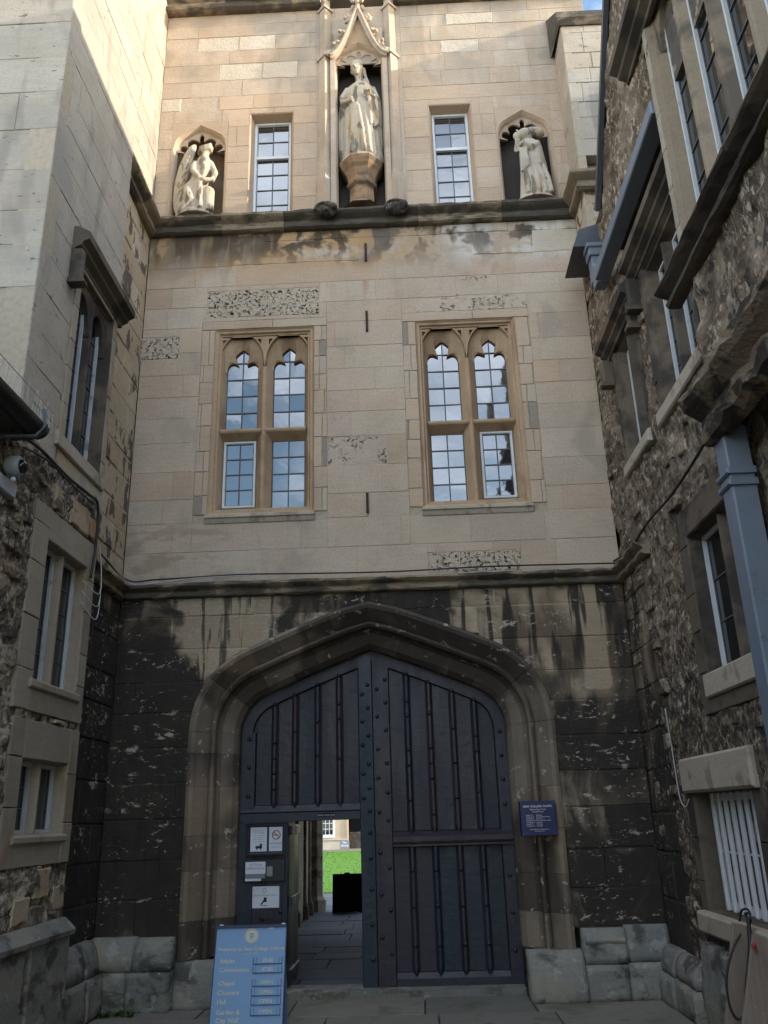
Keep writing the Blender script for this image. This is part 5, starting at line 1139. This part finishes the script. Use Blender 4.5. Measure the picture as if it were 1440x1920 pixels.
# gable verge, eaves and rainwater goods
b=B(); b.sweep(None,[[FRb(u,verge(u)-.03,w) if j==0 else FRb(u-.035,verge(u)+.03,w) for j,w in((0,.0),(0,.05),(1,.05),(1,-.2))] for u in(1.72,4.0)]); b.out('verge_strip','leadroof',RB)
rf=B(); rf.add([(2.84,-.0,8.2),(4.9,-.0,10.83),(4.9,-6.6,10.83),(2.84,-6.6,8.2),(7.2,0,7.95),(7.2,-6.6,7.95)],[(0,1,2,3),(1,4,5,2)]); rf.out('roof','slate',RB)  # out of view; ridge height set to cast the shadow edge opposite
b=B(); b.add([(2.47,-1.0,7.68),(2.87,-1.0,7.68),(2.90,-1.0,8.02),(2.56,-1.0,7.91),(2.5,-.3,7.75),(2.9,-.3,7.75),(2.92,-.3,8.10),(2.60,-.3,7.99)],[(0,1,2,3),(5,4,7,6),(4,0,3,7),(1,5,6,2),(3,2,6,7),(4,5,1,0)]); b.out('lead_eaves','leadroof',RB)
gb=empty('box_gutter',(0,0,0),'blue-grey box gutter and hopper running up under the gable','gutter')
b=B(); b.cbox(FRb,1.35,3.62,6.97,7.10,-.10,.05,.01); b.out('trough','greypipe',gb)
b=B(); b.cbox(FY(-1.0),2.62,2.80,7.5,7.62,-.1,.08,.01); b.cbox(FY(-1.0),2.645,2.78,7.22,7.5,-.1,.06,.01); b.cbox(FY(-1.0),2.60,2.82,7.60,7.66,-.1,.10,.01); b.out('hopper','greypipe',gb)
b=B(); b.cbox(FY(-1.25),2.60,2.72,6.98,7.24,-.1,.05,.01); b.out('outlet','greypipe',gb)
dp=empty('downpipe',(0,0,0),'large square blue-grey downpipe with a collar below the carved corbel','downpipe')
b=B(); b.cbox(FR(2.74),3.66,3.84,-.02,4.05,.0,.16,.012); b.out('pipe','greypipe',dp)
for z in(3.62,3.70,1.8):
    b=B(); b.cbox(FR(2.74),3.64,3.86,z,z+.045,-.01,.182,.012); b.out('collar','greypipe',dp)
cable('wall_cable','black cable climbing the right rubble wall towards the carved corbel',[(2.70,-.15,4.2),(2.70,-.8,4.12),(2.69,-1.6,4.15),(2.68,-2.4,4.12),(2.68,-3.2,4.18),(2.64,-3.7,4.22)],.013,'wire')
cable('white_loop','thin white cable hanging beside the lintel of the barred window',[(2.72,-1.2,2.5),(2.72,-1.24,2.1),(2.71,-1.30,1.75),(2.71,-1.42,1.66),(2.72,-1.52,1.72)],.005,'wirelight')
cable('white_tail','short white cable hanging from the carved corbel',[(2.64,-3.62,4.18),(2.63,-3.66,4.05),(2.62,-3.62,3.9),(2.62,-3.75,3.8)],.006,'wirelight')
# ------------------------------------------------------------------ boards and cable under the barred window
def board(label,x0,x1,y,ztop,wd,th=.03):
    v=Vector((x1-x0,0,ztop)).normalized(); u=Vector((v.z,0,-v.x)); fr=Frame((x0,y,.0),u,(0,-1,0)); fr.v=v; b=B(); b.cbox(fr,0,wd,.01,ztop/v.z,-th,0,.004); o=b.out('wooden_board','wood'); tag(o,label,'board','boards leaning at the barred window'); return o
board('weathered wooden board with a black cable through its top hole, leaning under the barred window',2.38,2.60,-2.5,.90,.115)
board('weathered wooden board with a red mark leaning beside the cabled board',2.36,2.62,-2.80,.86,.15)
b=B(); b.ball((2.60,-2.835,.80),.018,8,6); b.tube([(2.60,-2.835,.80),(2.615,-2.84,.76)],.008,6); b.out('red_tie','red',bpy.data.objects['wooden_board.001'])
o=cable('black_hose','black cable looped through the leaning boards',[(2.63,-2.535,.83),(2.55,-2.56,.74),(2.48,-2.57,.58),(2.47,-2.57,.42),(2.51,-2.57,.33),(2.58,-2.58,.38),(2.64,-2.62,.50),(2.70,-2.86,.72)],.008,'wire')
o=cable('black_strap','black strap hanging between the two leaning boards',[(2.69,-2.55,.92),(2.655,-2.60,.75),(2.58,-2.62,.5),(2.53,-2.64,.25),(2.50,-2.65,.05)],.014,'wire')
o=cable('cable_knot','knotted black cable end on the sill of the barred window',[(2.66,-2.46,.90),(2.68,-2.48,.97),(2.70,-2.55,.98),(2.69,-2.60,.93),(2.70,-2.54,.90),(2.69,-2.50,.95),(2.70,-2.58,.96)],.008,'wire')
# ------------------------------------------------------------------ statues
def loft(b,rings,n=36):
    rows=[]
    for (c,rx,ry,fn,fa,ph) in rings:
        row=[]
        for k in range(n):
            a=2*math.pi*k/n; m=1+fa*1.5*math.cos(fn*a+ph+.5*math.sin(2*a))+fa*.8*math.cos((fn*2+1)*a+ph*1.7); row.append((c[0]+rx*m*math.cos(a),c[1]+ry*m*math.sin(a),c[2]))
        rows.append(row)
    f=[]; m=len(rows)
    for i in range(m-1):
        for k in range(n): q=(k+1)%n; f.append((i*n+k,i*n+q,(i+1)*n+q,(i+1)*n+k))
    f.append(tuple(reversed(range(n)))); f.append(tuple((m-1)*n+k for k in range(n)))
    b.add([p for r in rows for p in r],f)
from mathutils import Euler
def head(b,c,s,tilt=(0,0,0),hair=None):
    E_=Euler(tilt).to_matrix(); c=Vector(c)
    def p(x,y,z): return c+E_@Vector((x*s,y*s,z*s))
    e=Euler(tilt); b.ball(c,(.078*s,.095*s,.118*s),16,12,e); b.ball(p(0,-.02,-.05),(.058*s,.07*s,.075*s),14,10,e)
    b.tube([p(0,-.09,.03),p(0,-.118,-.02)],[.012*s,.018*s],8); b.ball(p(0,-.085,-.062),(.026*s,.014*s,.009*s),8,6,e); b.ball(p(0,-.072,-.10),(.026*s,.022*s,.018*s),8,6,e)
    for sx in(-1,1): b.ball(p(sx*.034,-.082,.022),(.016*s,.012*s,.010*s),8,6,e); b.tube([p(sx*.015,-.094,.045),p(sx*.055,-.078,.042)],.010*s,6); b.ball(p(sx*.078,0,-.01),(.014*s,.024*s,.034*s),8,6,e)
# crowned woman
def ctr():
    b=B(); X,Y,Z=.04,.03,9.905
    P=lambda x,y,z:(X+x,Y+y,Z+z)
    b.lathe(P(0,0,0),[(.29,0),(.27,.05),(.23,.09)],16,sy=.8)
    loft(b,[(P(.02,0,.03),.25,.19,7,.10,.3),(P(.02,0,.2),.235,.18,7,.10,.5),(P(.01,-.01,.45),.225,.175,7,.085,.7),(P(0,-.01,.75),.215,.17,7,.06,.9),(P(-.01,-.01,.95),.195,.16,7,.035,1.1),(P(-.01,0,1.10),.175,.14,5,.015,1.2),(P(0,0,1.25),.185,.135,5,.01,1.2),(P(.01,.01,1.36),.185,.12,4,.0,0),(P(.01,.015,1.43),.12,.09,4,0,0),(P(.005,.01,1.48),.058,.058,4,0,0),(P(-.01,.0,1.60),.055,.055,4,0,0)])
    head(b,P(-.035,-.02,1.70),1.05,(R(14),R(-12),R(-18)))
    b.lathe(P(-.03,.0,1.775),[(.085,0),(.092,.03),(.085,.055),(.05,.085)],14)
    for k in range(7): a=R(-20+k*20); b.tube([P(.055*math.cos(a)+.01,.03+.04*math.sin(a),1.76),P(.085,.035,1.62),P(.08+.008*k,.03,1.48),P(.11,.0,1.34+.015*k)],[.026,.024,.022,.014],7)
    # mantle on both sides
    b.tube([P(-.17,.03,1.36),P(-.225,.02,1.15),P(-.255,.03,.9),P(-.262,.04,.5),P(-.245,.05,.08)],[.05,.055,.06,.065,.06],8)
    b.tube([P(.18,.03,1.36),P(.235,.02,1.15),P(.25,.03,.9),P(.255,.05,.5),P(.24,.05,.08)],[.05,.06,.065,.06,.06],8)
    b.tube([P(-.16,-.02,1.33),P(-.245,-.04,1.16),P(-.235,-.10,1.02),P(-.13,-.16,1.0)],[.05,.045,.038,.03],9); b.ball(P(-.11,-.175,1.01),(.035,.03,.045),9,7)
    b.tube([P(.175,-.02,1.33),P(.225,-.06,1.12),P(.18,-.15,1.06),P(.08,-.18,1.12)],[.052,.05,.042,.03],9); b.cbox(FF,X+.06,X+.16,Z+1.10,Z+1.17,.14,.20,.01)
    for k in range(6): b.tube([P(.13+.02*k,-.16+.012*k,1.07),P(.14+.02*k,-.17+.015*k,.8),P(.15+.018*k,-.17+.015*k,.55+.04*(k%3))],[.022,.026,.018],7)
    b.tube([P(-.02,-.16,.92),P(.03,-.19,.5),P(.06,-.2,.08)],[.02,.03,.03],7); b.tube([P(.06,-.15,.92),P(.10,-.18,.5),P(.13,-.18,.08)],[.02,.028,.03],7); b.tube([P(-.10,-.14,.9),P(-.10,-.17,.5),P(-.12,-.18,.08)],[.02,.03,.03],7)
    return b
o=remesh(ctr(),'statue','statue',None,.0105,1); tag(o,'crowned standing woman in a long robe, statue in the tall central niche','statue')
def ang():
    b=B(); X,Y,Z=-2.17,.02,9.14; P=lambda x,y,z:(X+x,Y+y,Z+z)
    b.lathe(P(0,0,0),[(.27,0),(.25,.06),(.18,.1)],14,sy=.75)
    loft(b,[(P(-.06,.0,.04),.20,.17,6,.10,.2),(P(-.07,.0,.25),.185,.16,6,.09,.5),(P(-.05,0,.45),.165,.15,6,.06,.8),(P(.02,0,.62),.125,.125,5,.03,1.),(P(.06,0,.78),.125,.125,5,.02,1.),(P(.07,.01,.92),.125,.11,4,.0,0),(P(.06,.01,1.0),.09,.08,4,0,0),(P(.07,.0,1.06),.055,.055,4,0,0),(P(.08,0,1.12),.055,.05,4,0,0)])
    b.cbox(Frame(P(.02,-.02,1.09),(.95,0,.3),(0,-1,0)),-.02,.16,-.01,.10,-.06,.06,.02); b.ball(P(.03,.0,1.12),(.06,.07,.06)); b.ball(P(.14,-.02,1.18),(.05,.06,.04),10,8)
    # wing
    W_=[((-.09,.03,1.29),.03,.02),((-.11,.03,1.25),.055,.03),((-.15,.02,1.1),.075,.04),((-.20,.01,.88),.085,.045),((-.235,.0,.62),.085,.045),((-.255,.0,.40),.07,.04),((-.265,.0,.2),.045,.03),((-.265,.0,.12),.02,.02)]
    loft(b,[(P(*c),rx,ry,9,.0,0) for c,rx,ry in W_][::-1],18)
    for k in range(6): z=.28+.14*k; b.tube([P(-.31+.028*k,-.03,z),P(-.25+.028*k,-.05,z+.16),P(-.19+.02*k,-.04,z+.24)],.012,6)
    b.tube([P(.15,-.01,.93),P(.235,-.03,.74),P(.215,-.09,.57),P(.12,-.15,.53)],[.05,.042,.038,.03],9); b.ball(P(.10,-.16,.53),(.05,.03,.03),9,7)
    b.tube([P(-.05,-.05,.9),P(-.04,-.13,.7),P(.06,-.16,.56)],[.05,.04,.035],9)
    b.tube([P(-.10,-.08,.40),P(-.05,-.15,.20),P(-.16,-.13,.06)],[.09,.075,.05],10)
    b.tube([P(.06,-.14,.55),P(.07,-.15,.3),P(.08,-.15,.06)],[.035,.045,.055],8); b.tube([P(.02,-.12,.6),P(.0,-.15,.3),P(.0,-.15,.06)],[.025,.03,.03],8)
    b.tube([P(.17,-.10,.42),P(.18,-.11,.2),P(.18,-.11,.04)],[.06,.07,.06],10); b.cbox(FF,X+.10,X+.25,Z+.05,Z+.40,.04,.14,.03)
    return b
o=remesh(ang(),'statue','statue',None,.0105,1); tag(o,'kneeling angel with one raised wing and worn head, statue in a small niche','statue')
def pry():
    b=B(); X,Y,Z=2.31,.02,9.14; P=lambda x,y,z:(X+x,Y+y,Z+z)
    b.lathe(P(.02,0,0),[(.29,0),(.24,.06),(.18,.12)],14,sy=.7)
    loft(b,[(P(.02,.0,.06),.20,.16,6,.09,.2),(P(.02,.0,.25),.18,.15,6,.09,.5),(P(.01,0,.5),.155,.14,6,.06,.8),(P(.0,0,.7),.145,.13,5,.03,1.),(P(.0,0,.85),.15,.125,5,.02,1.),(P(.01,.01,.97),.14,.11,4,.0,0),(P(.0,.01,1.05),.075,.07,4,0,0),(P(-.02,0,1.12),.055,.055,4,0,0)])
    b.ball(P(-.05,-.01,1.155),(.10,.09,.085),14,10,Euler((0,R(-25),0))); b.ball(P(.08,.0,1.185),(.15,.085,.075),14,10,Euler((0,R(8),0))); b.tube([P(-.13,-.02,1.19),P(-.15,-.02,1.24)],[.02,.012],7); b.tube([P(-.14,-.03,1.15),P(-.175,-.04,1.13)],[.02,.012],7)
    b.tube([P(-.12,-.04,.92),P(-.19,-.12,.80),P(-.17,-.16,.93)],[.05,.045,.04],9); b.ball(P(-.185,-.165,.985),(.05,.035,.065),10,8)
    b.tube([P(.10,-.05,.95),P(.0,-.15,.80),P(-.13,-.17,.88)],[.055,.05,.04],9)
    for k in range(4): b.tube([P(-.14+.02*k,-.15,.80),P(-.14+.025*k,-.15,.6),P(-.15+.03*k,-.14,.42+.03*k)],[.025,.03,.02],7)
    loft(b,[(P(.03,.0,.55),.17,.14,5,.05,0),(P(.02,.0,.75),.165,.14,5,.03,0),(P(.01,0,.95),.155,.12,4,.01,0),(P(0,0,1.02),.1,.09,4,0,0)])
    for k in range(5): b.tube([P(-.10+.06*k,-.11,.55),P(-.10+.07*k,-.14,.3),P(-.10+.075*k,-.15,.06)],[.02,.03,.032],7)
    return b
o=remesh(pry(),'statue','statue',None,.0105,1); tag(o,'robed figure praying with joined hands, statue in the niche by the right buttress','statue')
# ------------------------------------------------------------------ weeds at the foot of the left plinth
wg=random.Random(2)
for k,(x,y) in enumerate(((-2.48,-.34),(-2.36,-.30),(-2.25,-.33),(-2.58,-.36))):
    b=B()
    for i in range(26):
        a=wg.uniform(0,6.28); l=wg.uniform(.03,.08); e=wg.uniform(.3,1.2); p=Vector((x+wg.uniform(-.05,.05),y+wg.uniform(-.03,.03),.0)); d=Vector((math.cos(a)*math.cos(e),math.sin(a)*math.cos(e),math.sin(e))); s=Vector((-math.sin(a),math.cos(a),0))*l*.22
        b.add([p,p+d*l*.5+s,p+d*l,p+d*l*.5-s],[(0,1,2,3)])
    o=b.out('weed','leaf'); tag(o,('third green weed tuft from the blue price board, at the foot of the plinth','second green weed tuft from the blue price board, at the foot of the plinth','green weed tuft closest to the blue price board, at the foot of the plinth','green weed tuft farthest from the blue price board, in the plinth corner')[k],'plant','weeds along the left plinth')
# ------------------------------------------------------------------ put each thing's empty at the foot of what it parents
def tree(o):
    for c in o.children: yield c; yield from tree(c)
bpy.context.view_layer.update()
for o in list(bpy.data.objects):
    if o.type=='EMPTY' and o.parent is None:
        pts=[c.matrix_world@Vector(q) for c in tree(o) if c.type=='MESH' for q in c.bound_box]
        if not pts: continue
        lo=[min(p[i] for p in pts) for i in range(3)]; hi=[max(p[i] for p in pts) for i in range(3)]
        base=Vector(((lo[0]+hi[0])/2,(lo[1]+hi[1])/2,lo[2])); o.location=base
        for c in o.children: c.matrix_parent_inverse=Matrix.Translation(-base)
